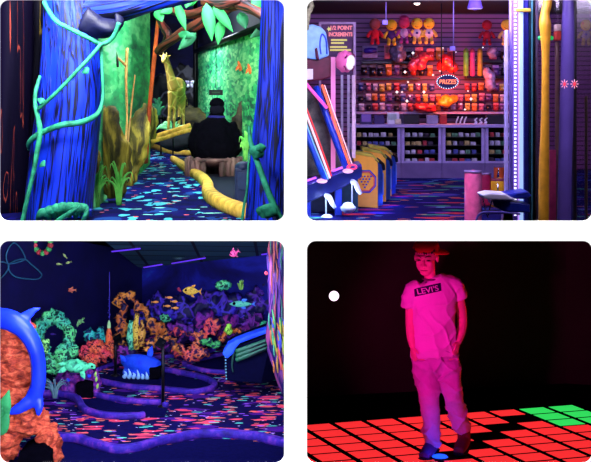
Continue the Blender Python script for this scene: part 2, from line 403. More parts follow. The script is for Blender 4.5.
m = MB(); m.tube([P(56,222,11.6),P(68,214,11.52),P(80,206,11.5)], [2*S(12),2.2*S(12),1.2*S(12)], 8); m.build('vine_stem', vine, g)
m = MB(); m.tube([P(83,222,11.6),P(86,214,11.55),P(88,208,11.6)], [2*S(12),2.2*S(12),1*S(12)], 8); m.build('vine_stem', vine, g)
rpst, _ = post('tree_post', 'blue painted wooden post at the right edge of the jungle path with one vine', [(262,305,-45),(262,305,0),(261,304,30),(259,303,70),(257,302,100),(254,300,130),(251,299,165),(248,300,200),(246,302,220)], 11.6, .6)
vines(rpst, [([(249,126,-.1),(250,138,-.15),(253,150,-.2),(258,164,-.26),(263,178,-.3),(269,194,-.33),(275,208,-.33),(283,224,-.33)], [1.3,2.2,2.6,2.9,3.0,3.2,3.4,3.4]),
             ([(249,152,-.05),(248,170,-.08),(247,190,-.08),(244,206,-.08),(242,222,-.08)], [.8,1.0,1.2,1.4,1.4])], 11.5)
for a in ((254,158,11.2,6,-14,.09),(262,152,11.15,-2,-9,.06),(262,218,11.15,6,-14,.1),(266,216,11.12,7,-13,.1)): bud(rpst, *a)
# far-left dark trunks
barkm = grain('dark_streaked_bark', (5,4,16), (110,44,40), (9,5,26), 7, .05, .02, dist=1.0, spec=.02)
barkm2 = grain('dark_mossy_bark', (5,5,15), (100,84,34), (9,8,20), 7, .05, .03, dist=1.0, spec=.02)
t = thing('dark_tree', 'dark streaked tree trunk at the far left edge, behind the blue post', 'tree', P(4,214,12.8))
m = MB(); m.tube([P(10,-45,12.9),P(10,40,12.9),P(7,110,12.9),P(2,214,12.9)], [(22*S(13),.2),(24*S(13),.22),(24*S(13),.24),(26*S(13),.3)], 28, sm=5, fn=lambda u,a: 1+.06*math.sin(a*5)); m.build('trunk', barkm, t)
t = thing('dark_tree', 'slimmer dark trunk with ochre streaks between the far left trunk and the blue post', 'tree', P(26,212,13.2))
m = MB(); m.tube([P(42,-45,13.3),P(40,40,13.3),P(34,110,13.3),P(28,208,13.3)], [(13*S(13),.15),(13*S(13),.15),(14*S(13),.16),(17*S(13),.2)], 24, sm=5, fn=lambda u,a: 1+.06*math.sin(a*5+1)); m.build('trunk', barkm2, t)
# ochre boulders
ochre = clouds('ochre_streaked_rock', [(.34,(8,9,14)),(.44,(76,68,20)),(.53,(150,132,42)),(.68,(228,204,98))], 3.2, (1,1,.35), 5, .8, .8, .6, rot=(.0,-.5,0))
def rock(name, label, cat, ells, mat, D, vox=.035, amp=.05, fr=3, group=None, dep=1.0):
    m = MB()
    for e in ells:
        x, y, rx, ry = e[:4]; dd = e[4] if len(e) > 4 else 0
        m.ell(P(x,y,D+dd), (rx*S(D), max(rx,ry)*.7*S(D)*dep, ry*S(D)), 18, 12)
    o = m.build(name, mat, remesh=vox, disp=(amp, fr, 4)); return tag(o, label, cat, group)
rock('boulder', 'ochre streaked boulder against the left jungle mural behind the grass', 'rock', [(104,146,10,38),(112,152,15,46),(121,162,10,36),(100,122,8,16)], ochre, 14.0, .035, .07, 2.0, dep=.28)
rock('boulder', 'tall ochre boulder beside the orange trunk on the left', 'rock', [(139,138,8,32),(134,150,9,32),(145,122,5,22),(128,160,8,28)], ochre, 16.3, .035, .07, 2.0, dep=.28)
rock('boulder', 'round topped rock just right of the left blue post', 'rock', [(97,158,4,8),(96,166,4,8)], ochre, 12.9, .02, .02, 6)
rock('boulder', 'dark rounded rock on the bed in front of the giraffe', 'rock', [(150,120,7,17),(148,135,7,14)], ochre, 21.5, .03, .05, 3)
rock('boulder', 'pale brown rock right of the seated person', 'rock', [(244,112,9,13),(238,125,7,14),(249,130,9,20)], clouds('brown_rock', [(.4,(10,10,16)),(.55,(70,60,40)),(.7,(130,115,80))], 4, (1,1,.4)), 18.3, .03, .06, 3, dep=.4)
nr = ridge('night_rock', (60,62,84), (7,8,20), 2.2, .05, (110,110,120))
rock('rock_mound', 'dark rocky hill under the night sky behind the giraffe', 'rock', [(182,80,17,16),(163,86,12,14),(194,84,8,13),(172,104,22,18),(194,110,14,18)], nr, 26.5, .07, .18, 1.5, dep=.4)
rock('rock_mound', 'brown banked rock behind the giraffe\'s legs', 'rock', [(192,118,13,14),(176,124,12,13),(203,126,9,14)], clouds('banked_rock', [(.4,(8,10,14)),(.6,(80,72,30)),(.75,(150,135,60))], 3, (.6,1,1.5)), 24.2, .05, .08, 2, dep=.4)
# saplings and bird on the left mural
branchm = clouds('brown_branch', [(.3,(110,70,30)),(.7,(190,145,80))], 6, bmp=.4); orange_bark = clouds('orange_bark', [(.35,(120,40,12)),(.7,(225,95,40))], 5, (1,1,.4), bmp=.4)
t = thing('sapling', 'thin bare brown sapling with one side branch in front of the green mural', 'tree', P(126,178,15.6))
m = MB(); m.tube([P(127,48,15.6),P(126,80,15.6),P(127,120,15.6),P(124,160,15.5),P(124,190,15.4)], [1.6*S(15),1.5*S(15),1.2*S(15),1.3*S(15),1.6*S(15)], 8); m.build('stem', branchm, t)
m = MB(); m.tube([P(126,66,15.6),P(120,60,15.5),P(113,55,15.5),P(108,53,15.5)], [1.3*S(15),1.3*S(15),1.1*S(15),.6*S(15)], 8); m.build('branch', branchm, t)
t = thing('sapling', 'shorter thin sapling leaning beside the taller bare one', 'tree', P(131,178,16))
m = MB(); m.tube([P(135,75,16),P(132,100,16),P(129,130,16),P(125,165,15.9)], [.6*S(15),1.0*S(15),1.1*S(15),1.2*S(15)], 8); m.build('stem', branchm, t)
t = thing('toucan', 'small black and white bird perched on the sapling branch beside the blue post', 'bird', P(110,54,15.4))
m = MB(); m.tube([P(107,44,15.4),P(110,48,15.4),P(114,54,15.4),P(117,62,15.4),P(118,67,15.4)], [(2.4*S(15),2.4*S(15)),(3*S(15),3*S(15)),(3.4*S(15),3.4*S(15)),(1.8*S(15),1.4*S(15)),(1*S(15),.6*S(15))], 12); m.build('body', plain('black_feather', (6,7,18)), t)
m = MB(); m.tube([P(107,44,15.34),P(110,47,15.26),P(108,53,15.3)], [2*S(15),2.4*S(15),1.2*S(15)], 10); m.build('breast', plain('pale_feather', (150,220,170)), t)
m = MB(); m.tube([P(106,44,15.36),P(103,45,15.34),P(101,48,15.34)], [1.2*S(15),1.1*S(15),.4*S(15)], 8); m.build('beak', plain('yellow_beak', (210,190,90)), t)
# orange trunk, overhead branch, leaves
t = thing('jungle_tree', 'slim orange tree trunk with a spreading red-brown bough of big green leaves', 'tree', P(147,162,17.5))
m = MB(); m.tube([P(160,8,17.2),P(157,30,17.3),P(154,60,17.4),P(151,90,17.5),P(148,125,17.6),P(145,163,17.6)], [2.2*S(17),2.0*S(17),2.3*S(17),2.2*S(17),2.6*S(17),3.2*S(17)], 12); m.build('trunk', orange_bark, t)
rb_ = grain('red_brown_bark', (120,48,34), (16,6,14), (80,28,30), 7, .12, .12, dist=3)
for pts, rd in (([(157,52,17.2),(163,46,17),(172,40,16.8),(184,32,16.6),(198,24,16.4),(208,18,16.3),(222,8,16.1),(236,-4,16)], [3,4.5,4.5,5,5.5,5,6,7]),
                ([(159,18,17.2),(164,28,17),(168,36,16.9),(160,50,17.2)], [3,4,4.5,2]), ([(222,8,16.1),(236,4,16),(250,8,15.8),(266,17,15.6)], [7,6,5,5]),
                ([(160,5,17),(175,12,16.7),(190,14,16.5),(215,8,16.2)], [2.5,4,4.5,5]), ([(205,0,16.2),(222,4,16),(240,-2,15.9)], [6,6,6])):
    m = MB(); m.tube([P(*p) for p in pts], [r*S(16.5) for r in rd], 12, sm=5, fn=lambda u,a: 1+.14*math.sin(a*3+u*12)); m.build('bough', rb_, t)
lf = clouds('big_leaf_green', [(.3,(20,104,50)),(.7,(52,170,84))], 3, (1,1,.4)); lfd = clouds('shaded_leaf_green', [(.3,(14,70,44)),(.7,(34,120,74))], 3)  # second green is a darker copy with leaf shade put into it
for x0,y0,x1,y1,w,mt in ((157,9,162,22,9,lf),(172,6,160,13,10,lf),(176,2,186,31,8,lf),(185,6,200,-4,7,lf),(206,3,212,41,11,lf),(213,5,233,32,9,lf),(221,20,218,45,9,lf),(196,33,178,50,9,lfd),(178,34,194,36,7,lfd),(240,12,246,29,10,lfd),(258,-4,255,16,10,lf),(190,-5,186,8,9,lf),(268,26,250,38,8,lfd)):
    m = MB(); D = 16.0; m.leaf(P(x0,y0,D), P(x1,y1,D-.1), w*1.15*S(D), (.15,-1,.1), .08); m.build('leaf', mt, t)
# grass clumps
gm = clouds('bright_grass', [(.3,(60,170,60)),(.7,(150,235,110))], 5)
def clump(label, x, y, n, h, spread, D, mat=None, seed=1, name='grass_clump', w=1.6, group=None):
    r = random.Random(seed); b = P(x,y,D); m = MB()
    for k in range(n):
        a = r.uniform(-1,1); hh = h*r.uniform(.55,1)*S(D); tip = b+V((a*spread*S(D), r.uniform(-.3,.3)*spread*S(D), hh*(1-.25*abs(a))))
        mid = b+V((a*spread*.35*S(D), r.uniform(-.1,.1)*spread*S(D), hh*.6)); b0 = b+V((a*spread*.12*S(D),0,0))
        m.tube([b0, mid, tip, tip+V((a*spread*.22*S(D),0,-hh*.08*abs(a)*3))], [w*.5*S(D),w*.55*S(D),w*.3*S(D),.1*S(D)], 6, sm=3)
    o = m.build(name, mat or gm); return tag(o, label, 'plant', group)
clump('bright green grass clump beside the foot of the left blue post', 97.5,207,14,50,11,13.1, seed=3, w=2.3)
clump('bright green drooping grass clump to the right of the other, against the boulder', 119,205,12,50,13,13.35, seed=5, w=2.2)
clump('pale green spiky plants on the bed in front of the giraffe', 174,136,26,17,15,22.2, clouds('pale_spiky_green', [(.3,(70,170,110)),(.7,(150,230,160))], 5), 8, w=1.8)
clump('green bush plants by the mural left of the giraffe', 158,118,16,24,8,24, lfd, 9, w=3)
clump('small bright green plant beside the right blue post', 246,160,12,32,7,14.6, gm, 11, w=3.2)
# giraffe statue
DG = 22.0; SG = S(DG)
gir = thing('giraffe_statue', 'yellow spotted giraffe statue standing on the raised bed', 'statue', P(174,128,DG))
m, nt, b = mk('giraffe_paint', .7); v = N(nt, 'ShaderNodeTexVoronoi', feature='DISTANCE_TO_EDGE', Scale=5.0); nt.links.new(coords(nt), v.inputs['Vector'])
nt.links.new(ramp(nt, v.outputs['Distance'], [(.02,(205,176,84)),(.10,(158,128,50))]), b.inputs['Base Color']); girm = m
m = MB()
def gp_(x,y,d=0): return P(x,y,DG+d)
m.tube([gp_(176,86,-.1),gp_(177,94,.15),gp_(175,100,.35)], [(7.5*SG,7*SG),(8.5*SG,8*SG),(6*SG,6*SG)], 16)
m.tube([gp_(173,84,-.1),gp_(178,86,.1),gp_(178,97,.4)], [(6*SG,6*SG),(8*SG,8*SG),(6*SG,6*SG)], 14)
m.tube([gp_(174,88,-.15),gp_(171,78,-.2),gp_(168,68,-.25),gp_(165.5,60,-.3)], [(6.5*SG,6*SG),(4.4*SG,4.2*SG),(3*SG,3*SG),(2.3*SG,2.3*SG)], 14)
m.tube([gp_(166,59,-.26),gp_(164.5,57,-.32),gp_(163.6,60,-.45),gp_(163.2,62.5,-.5)], [(2*SG,2*SG),(3.1*SG,2.6*SG),(2.3*SG,2*SG),(1.7*SG,1.4*SG)], 12)
for sx in (-1,1):
    m.tube([gp_(165+sx*1.2,56,-.3),gp_(165+sx*1.7,52.5,-.3)], [.5*SG,.8*SG], 6, sm=1)
    m.leaf(gp_(165+sx*2,57,-.28), gp_(165+sx*6,55,-.28), 2.4*SG, (0,-1,0), .1, .02)
for x0,y0,x1,y1,d in ((171,92,168.5,129,-.2),(175,92,174,130,-.15),(180,98,179,129,.3),(183,96,183.5,128,.35)):
    m.tube([gp_(x0,y0,d),gp_((x0+x1)/2,(y0+y1)/2-1,d),gp_(x1,y1-3,d),gp_(x1,y1,d)], [3.4*SG,1.9*SG,1.4*SG,2.0*SG], 10)
m.tube([gp_(184,92,.4),gp_(187,100,.45),gp_(187,106,.45)], [.8*SG,.5*SG,.9*SG], 6)
m.build('body', girm, gir, remesh=.014, sm_it=2)
for sx in (-1,1):
    m = MB(); m.ell(gp_(164.4+sx*1.9,58,-.44), .5*SG, 8, 6); m.build('eye', black, gir)
m = MB(); m.tube([gp_(167.5,57,-.2),gp_(171,68,-.1),gp_(175.5,80,0)], [.8*SG,1.1*SG,.9*SG], 8); m.build('mane', plain('brown_mane', (120,80,30)), gir)
# raised bed and timber rails
curbm = clouds('yellow_timber_paint', [(.3,(170,120,36)),(.55,(236,188,72)),(.75,(250,215,110))], 7, bmp=.35)
bed = rock('planting_bed', 'dark planted mound the giraffe stands on', 'mound', [(176,142,16,9),(192,138,12,9)], plain('dark_soil', (8,14,18), .9, bmp=.4), 23.4, .05, .04, 3)
def curb(label, pts, r, D=None, name='timber_curb', mat=None, hgt=1.0, sub=5):
    m = MB(); q = []
    for p in pts:
        a = G(p[0], p[1]) if D is None else P(p[0], p[1], p[2]); q.append(a)
    rr = r if isinstance(r, list) else [r]*len(q)
    m.tube([a+V((0,0,k*hgt*.8)) for a, k in zip(q, rr)], [(k, k*hgt) for k in rr], 12, up=(0,0,1), sm=sub, sq=.6, fn=lambda u,a: 1+.03*math.sin(u*24+a*2))
    return tag(m.build(name, mat or curbm), label, 'curb')
curb('yellow winding timber edge curving toward the front beside the carpet', [(173,161),(181,167),(190,174),(198,179),(204,184),(208,190),(208,196),(213,203),(224,210),(238,215.5),(250,219)], [.055,.06,.065,.07,.07,.07,.075,.08,.08,.08,.08])
curb('low yellow timber edge at the end of the carpet, behind the black posts', [(149,147),(156,149),(166,152.5),(178,154.5),(194,155.5)], .055)
curb('upper of the two sloping yellow timber rails below the giraffe', [(149,141,21.5),(160,137.5,21.5),(175,133,21.3),(190,128,21.2)], .05, 1, 'timber_rail')
curb('lower of the two sloping yellow timber rails below the giraffe', [(152,143,21),(165,139.5,20.9),(178,135,20.8),(193,131,20.7)], .035, 1, 'timber_rail')
# putting green behind the curb
m = MB(); m.prism([G(x,y)+V((0,0,.004)) for x,y in ((176,159),(196,172),(212,184),(214,198),(228,207),(250,215),(262,205),(262,176),(236,160),(200,156))][::-1], (0,0,.006))
tag(m.build('putting_green', plain('dark_green_felt', (7,10,44), .95), smooth=False), 'dark putting green between the yellow winding curb and the log ring', 'golf green')
# black barrier posts
for x,y0,y1,lab in ((161,119,156,'left of the two slim black posts by the giraffe bed'),(173,123,161,'right of the two slim black posts, nearer to the seated person')):
    g = thing('barrier_post', lab, 'post', G(x,y1)); D = G(x,y1).y
    m = MB(); m.tube([G(x,y1), P(x,y0,D)], .016, 8, sm=1); m.build('pole', dark_metal, g)
    m = MB(); m.box(P(x,y0-2,D), (.05,.03,.035)) if x < 170 else m.box(P(x+3,y0-3,D), (.09,.02,.03), Quaternion((0,1,0), -.5)); m.build('sign_plate', dark_metal, g)
    m = MB(); m.tube([G(x,y1)+V((0,0,.0)), G(x,y1)+V((0,0,.015))], .06, 12, sm=1); m.build('base', dark_metal, g)
# log ring seat
logm = clouds('mauve_log', [(.3,(44,26,34)),(.55,(120,84,84)),(.75,(165,130,120))], 5, (1,1,.15), bmp=.4)
cr = V((P(214,170,18.2).x, 18.2, 0)); R = .40
ring = thing('log_seat', 'round seat of short upright logs under the person in black', 'seat', cr)
for k in range(26):
    a = 2*PI*k/26; c = cr+V((R*math.cos(a), R*.8*math.sin(a), 0))
    if k in (19,20): continue
    hgt = .27+.012*math.sin(k*2.3); m = MB(); m.tube([c, c+V((0,0,hgt))], .047, 10, up=(0,-1,0), sm=2); m.build('log', logm, ring)
m = MB(); m.tube([cr+V((0,0,.235)), cr+V((0,0,.262)), cr+V((0,0,.27))], [R*.98,R*.98,R*.2], 24, sm=1); m.build('seat_top', logm, ring)
# seated person from behind
SP = S(18.3); per = thing('person', 'person in black jacket and cap sitting on the log seat, seen from behind', 'person', cr+V((0,0,.27)))
def q_(x,y,d=0): return P(x,y,18.2+d)
blk = plain('black_cloth', (7,6,15), .95, var=.3, scale=10, bmp=.3, spec=.04); skd = plain('dim_skin', (60,42,44), .8)
m = MB()
m.tube([q_(215,160,.05),q_(215,148,.03),q_(215,134,.02),q_(215.5,125,.06),q_(216,118,.08)], [(17*SP,12*SP),(18*SP,12*SP),(18*SP,11*SP),(15*SP,9*SP),(5*SP,5*SP)], 20)
m.tube([q_(216,122,.08),q_(216.5,110,.1)], [5*SP,4.5*SP], 12, sm=2); m.ell(q_(217,107,.1), (6.8*SP,8*SP,8.5*SP), 16, 12)
for sx in (-1,1):
    m.tube([q_(215+sx*15,126,.06),q_(215+sx*20,138,.06),q_(215+sx*20,149,.12),q_(215+sx*13,154,.4)], [6*SP,5*SP,4.4*SP,3*SP], 12)
    hx = 215+sx*11; m.tube([q_(hx,154,.5),q_(hx-sx*2,154,.58)], [(2.8*SP,1.6*SP),(3*SP,1.4*SP)], 10, sm=2)
    for k in range(4): m.tube([q_(hx-sx*2+(k-1.5)*1.3,154,.56), q_(hx-sx*3+(k-1.5)*1.3,155,.66)], [.8*SP,.6*SP], 6, sm=1)
    m.tube([q_(215+sx*8,157,.1),q_(215+sx*9,157,.45),q_(215+sx*9,158,.62),q_(215+sx*9,172,.66),q_(215+sx*9,180,.62)], [8*SP,7*SP,5.5*SP,4.5*SP,3.5*SP], 12)
m.build('body', skd, per, remesh=.016, sm_it=2)
m = MB()
m.tube([q_(215,160,.08),q_(215,156,.06),q_(215,146,.0),q_(215,134,.0),q_(215.5,125,.03),q_(216,119,.06),q_(216.5,113.5,.08)], [(20*SP,11*SP),(22*SP,12.5*SP),(21.5*SP,13*SP),(20*SP,13*SP),(17*SP,11*SP),(10*SP,8*SP),(7*SP,7*SP)], 24)
for sx in (-1,1): m.tube([q_(215+sx*14,125,.05),q_(215+sx*19.5,137,.04),q_(215+sx*20.5,149,.09),q_(215+sx*15,155,.36)], [7*SP,6.6*SP,6*SP,4.5*SP], 14)
jk = m.build('jacket', blk, per, remesh=.016, disp=(.02, 6), sm_it=2)
m = MB(); m.tube([q_(216.5+7.6*math.cos(a),117,.06+.12*math.sin(a)) for a in [2*PI*k/14 for k in range(15)]], 1.5*SP, 8, up=(0,0,1), sm=1, caps=False); m.build('collar', plain('indigo_cloth', (40,32,120), .8), jk)
m = MB(); m.ell(q_(217,104.5,.1), (7.6*SP,8.8*SP,7*SP), 16, 10, fn=lambda d: 1 if d.z > -.25 else .9); cp = m.build('cap', blk, per)
m = MB(); m.ell(q_(217,105,.26), (6*SP,8*SP,1*SP), 14, 6); m.build('brim', blk, cp)
m = MB(); m.ell(q_(217,109.5,.085), (7.6*SP,8.4*SP,7.4*SP), 16, 10); m.build('hair', plain('dark_hair', (22,20,34), .9, spec=.04), per, disp=(.01, 20))
# grey bin, sign, wall decorations
g = thing('litter_bin', 'dark grey-blue upright bin with rounded top beside the right blue post', 'bin', G(243,205)); b0 = G(243,205)
bn = plain('dusk_blue_plastic', (34,46,84), .5)
m = MB(); m.box(b0+V((0,.1,.21)), (.098,.09,.21)); bo = m.build('bin_body', bn, g, smooth=False, bevel=.03)
m = MB(); m.ell(b0+V((0,.1,.42)), (.10,.095,.07), 18, 10); m.build('lid', bn, g)
m = MB(); m.box(b0+V((0,.005,.27)), (.06,.006,.10)); m.build('front_panel', plain('slate_plastic', (46,62,100), .4), bo, smooth=False, bevel=.004)
g = thing('hanging_sign', 'small black sign board above the seated person on the leafy wall', 'sign', P(216,92.5,20)); m = MB(); m.box(P(216,92.5,20), (.115,.012,.045)); m.build('board', darkw, g, smooth=False, bevel=.006)
m = MB(); m.box(P(216,92.5,19.982), (.07,.003,.014)); m.build('face_strip', plain('dim_green_print', (40,70,44)), g, smooth=False)
m = MB(); m.tube([P(216,89,20), P(216,40,20)], .006, 6, sm=1); m.build('hanging_wire', dark_metal, g)
def butterfly(x, y, D, mat, label, s=1.0, cat='butterfly', nm='butterfly', fold=.5):
    t = thing(nm, label, cat, P(x,y,D)); u = S(D)*s
    for sx in (-1,1):
        m = MB(); m.leaf(P(x,y,D), P(x,y,D)+V((sx*4.5*u,-.02,3.2*u)), 4*u, (0,-1,0), .1, .008); m.leaf(P(x,y,D), P(x,y,D)+V((sx*3.2*u,-.02,-3.4*u)), 3*u, (0,-1,0), .1, .008); m.build('wing', mat, t)
    m = MB(); m.tube([P(x,y,D)+V((0,-.01,3*u)), P(x,y,D)+V((0,-.01,-3.5*u))], .5*u, 6, sm=1); m.build('body', black, t)
butterfly(190,84,22, clouds('lilac_wing', [(.4,(150,110,190)),(.6,(220,220,235))], 14), 'pale lilac butterfly hanging right of the giraffe\'s neck', 1.0)
def bird(x, y, D, mat, label):
    t = thing('orange_bird', label, 'bird', P(x,y+4,D)); u = S(D)
    m = MB(); m.tube([P(x-1,y-5,D),P(x,y-2,D),P(x+1,y+2,D),P(x+1,y+5,D)], [(.8*u,.8*u),(1.6*u,1.4*u),(1.6*u,1.2*u),(.9*u,.6*u)], 10); m.build('body', mat, t)
    for sx in (-1,1): m = MB(); m.leaf(P(x,y-1,D-.01), P(x+sx*3.5,y+5,D-.03), 2.8*u, (0,-1,0), .05, .008); m.build('wing', mat, t)
ob = clouds('orange_feather', [(.3,(200,80,30)),(.7,(240,130,60))], 12)
bird(239,66,18.3, ob, 'orange bird on the leafy wall, left one of the two'); bird(249,69,17.2, ob, 'orange bird on the leafy wall, right one nearest the blue post')
# unseen fill lamps added to light the jungle room
area('jungle_lamp_front', (-2.2,8.6,3.2), (-2.6,12.5,1.2), 430, (235,240,255), 2.2, 1.2)
area('jungle_lamp_mid', (-1.35,15.3,3.45), (-2.8,16.4,1.2), 400, (225,235,255), 2.0, 1.5)  # aimed to brighten the left mural
area('jungle_lamp_back', (-3.0,20.5,3.4), (-1.3,20,.9), 1000, (225,235,255), 3.0, 1.5)  # added across the path to brighten the leafy mural

area('jungle_lamp_rocks', (-1.9,10.6,3.4), (-3.1,15.2,1.0), 260, (240,240,230), 1.0, .6, PI*.6)  # added to brighten the ochre boulders
# ================================================================ upper right: arcade prize counter, floor at z = 0
slab('floor.002', .012, 6.2, RE, 20.5, -.02, 0, carpet('arcade_carpet', (16,20,96), [
    ((46,62,150), 2.2, .34, .45, .3, (.5,1,1), .7),
    ((196,52,66), 3.4, .24, .34, .1, (.35,1,1), .7),
    ((70,165,120), 4.0, .20, .30, -.2, (.35,1,1), .7),
    ((225,120,60), 5.5, .16, .24, .2, (.4,1,1), .5),
    ((90,60,160), 3.2, .22, .35, .0, (.4,1,1), .7),
    ((120,190,215), 6.0, .12, .25, .3, (.4,1,1), .4)], (26,18,80)))
slab('ceiling', .012, 6.2, DW+.2, 20.5, 2.55, 2.62, plain('dark_plum_ceiling', (34,24,44), .9))
# slatted wall
m_, nt, b = mk('mauve_slatwall', .55); co = coords(nt); sx_ = N(nt, 'ShaderNodeSeparateXYZ'); nt.links.new(co, sx_.inputs[0])
f = math_(nt, 'FRACT', math_(nt, 'MULTIPLY', sx_.outputs[2], 13.0)); n = N(nt, 'ShaderNodeTexNoise', Scale=1.2); nt.links.new(co, n.inputs['Vector'])
k = ramp(nt, f, [(.14,(0,0,0,1)),(.24,(1,1,1,1)),(.9,(1,1,1,1)),(1,(0,0,0,1))])
nt.links.new(mixc(nt, k, L4((38,20,52)), ramp(nt, n.outputs['Fac'], [(.3,(104,70,122)),(.7,(128,86,140))])), b.inputs['Base Color']); slatw = m_
slab('wall_back.002', .012, 6.2, 19.6, 19.75, 0, 2.55, slatw)
DS = 19.6; SS = S(19.4)
lil = plain('lilac_laminate', (172,156,204), .45, var=.12); lil2 = plain('mauve_laminate', (118,98,146), .6, var=.2, scale=5); gap = plain('dark_shelf_interior', (30,20,34), .8)
black2 = plain('black_plastic', (16,14,22), .35); whitep = plain('white_plastic', (225,222,240), .4, var=.05); chrome = plain('chrome', (200,205,220), .18, 1.0, var=.05); steel = plain('brushed_steel', (150,150,175), .3, .8)
# ---- display counter: four glass-fronted units and one worktop
DC = 17.7; SC = S(DC)
units = [(350,401),(401,442),(442,485),(485,526)]
names = ['leftmost unit of the long display counter, behind the yellow cabinets','second unit of the display counter from the left','third display counter unit, beneath the lettered prize sign','rightmost display counter unit, partly behind the steel post']
rows_y = [136.5, 145, 153.5, 162]
for (a, b_), lb in zip(units, names):
    x0, x1 = P(a,0,DC).x, P(b_,0,DC).x; zt, zb = 1.3-38*SC, 1.3-73*SC
    t = thing('display_cabinet', 'lilac glass-fronted '+lb, 'cabinet', V(((x0+x1)/2, DC, 0)), 'units of the display counter')
    m = MB(); m.box(((x0+x1)/2, DC+.55, zt/2), ((x1-x0)/2-.004, .012, zt/2)); m.build('back_panel', gap, t, smooth=False)
    m = MB(); m.box(((x0+x1)/2, DC+.27, zb/2), ((x1-x0)/2-.004, .26, zb/2)); m.build('plinth', lil2, t, smooth=False)
    for x in (x0+.028, x1-.028): m = MB(); m.box((x, DC+.02, (zt+zb)/2), (.024,.02,(zt-zb)/2)); m.build('front_post', lil, t, smooth=False, bevel=.004)
    for x in (x0+.012, x1-.012): m = MB(); m.box((x, DC+.28, (zt+zb)/2), (.006,.25,(zt-zb)/2)); m.build('side_panel', gap, t, smooth=False)
    for y in rows_y: m = MB(); m.box(((x0+x1)/2, DC+.30, 1.3-(y-90)*S(DC+.2)-.008), ((x1-x0)/2-.03,.22,.005)); m.build('shelf', black2, t, smooth=False)
    m = MB(); m.box(((x0+x1)/2, DC+.02, zb+.012), ((x1-x0)/2-.004,.022,.014)); m.build('bottom_rail', lil, t, smooth=False)
m = MB(); x0, x1 = P(349,0,DC).x, P(527,0,DC).x; m.box(((x0+x1)/2, DC+.28, 1.3-36*SC), ((x1-x0)/2, .33, .022))
tag(m.build('worktop', lil, smooth=False, bevel=.006), 'long lilac worktop running over all the display counter units', 'worktop')
# boxes on the counter shelves
boxc = {'pale':(205,200,215),'yellow':(200,180,110),'blue':(80,90,170),'red':(190,60,70),'green':(90,150,110),'dark':(62,46,70)}
protos = {}
def candy(kind, x, y, D, w, h, row):
    nm = 'toy_box'; key = (kind,)
    lbl = f'small {kind} packaged prize on a shelf inside the display counter'
    loc = V((P(x,y,D).x, D, 1.3-(y-90)*S(D)-.002))
    if key not in protos:
        m = MB(); c = loc; hw, hh = w*SC/2, h*SC/2
        m.box(c+V((0,0,hh)), (hw, .05, hh)); m.box(c+V((0,-.052,hh*.8)), (hw*.75,.003,hh*.45))
        o = m.build(nm, plain('prize_box_'+kind, boxc[kind], .5, var=.5, scale=30), smooth=False, bevel=.004); o.location = loc; tag(o, lbl, 'box', f'{kind} prizes inside the display counter'); protos[key] = (o, w, h); return
    o, w0, h0 = protos[key]; c = o.copy(); C.objects.link(c); c.location = loc; c.scale = (w/w0, 1, h/h0)
rr2 = random.Random(4)
for ui, (a, b_) in enumerate(units):
    for ri, y in enumerate(rows_y):
        x = a+6.5 if ui else a+9
        while x < b_-6:
            kind = rr2.choice(['pale','pale','pale','yellow','blue','red','dark','green'] if ri < 3 else ['dark','pale','blue','red'])
            w_ = rr2.uniform(3.6,5.2); candy(kind, x, y, DC+.16, w_, rr2.uniform(3.2,4.6), ri); x += w_+rr2.uniform(1.0,2.4)
# things on and behind the worktop
zt = 1.3-36*SC+.024
def onctr(name, label, cat, x, w, h, col, D=17.95, extra=None, mat=None, group=None):
    b0 = V((P(x,0,D).x, D, zt)); t = thing(name, label, cat, b0, group); s = S(D)
    m = MB(); m.box(b0+V((0,0,h*s/2)), (w*s/2, .05, h*s/2)); m.build('case', mat or plain(name+'_shell', col, .5), t, smooth=False, bevel=.006)
    if extra: extra(t, b0, s)
    return t
def scr(t, b0, s): m = MB(); m.box(b0+V((0,-.054,6*s)), (4.6*s,.004,3.8*s)); m.build('screen', glow('violet_screen', (92,60,150), .7), t, smooth=False)
onctr('till_monitor', 'violet till monitor at the left end of the worktop', 'monitor', 366, 12, 10, (50,40,90), extra=scr)
onctr('till_monitor', 'narrow dark violet monitor right of the other, on the worktop', 'monitor', 379, 10, 9, (60,36,100))
def reg(t, b0, s):
    m = MB(); m.box(b0+V((4.5*s,-.08,2*s)), (3*s,.06,2*s), Quaternion((1,0,0), .4)); m.build('keypad', plain('cream_plastic', (215,210,170), .5), t, smooth=False, bevel=.01)
    m = MB(); m.box(b0+V((-1*s,-.056,7*s)), (4.2*s,.004,3*s)); m.build('display', plain('grey_screen', (170,190,180), .3), t, smooth=False)
onctr('cash_register', 'white cash register with cream keypad on the worktop', 'till', 393, 12, 11.5, (230,228,235), extra=reg)
for x, w_, h_, c, lb in ((411,16,9,(20,12,24),'black box on the worktop right of the cash register'),(432,11,9,(150,140,170),'grey box on the worktop with a question mark above'),(443,7,9,(190,40,40),'red box on the worktop beside the grey one'),(402,4,10,(40,24,60),'slim dark box right against the cash register'),(496,20,9,(28,22,36),'dark long box at the right end of the worktop')):
    onctr('storage_box', lb, 'box', x, w_, h_, c)
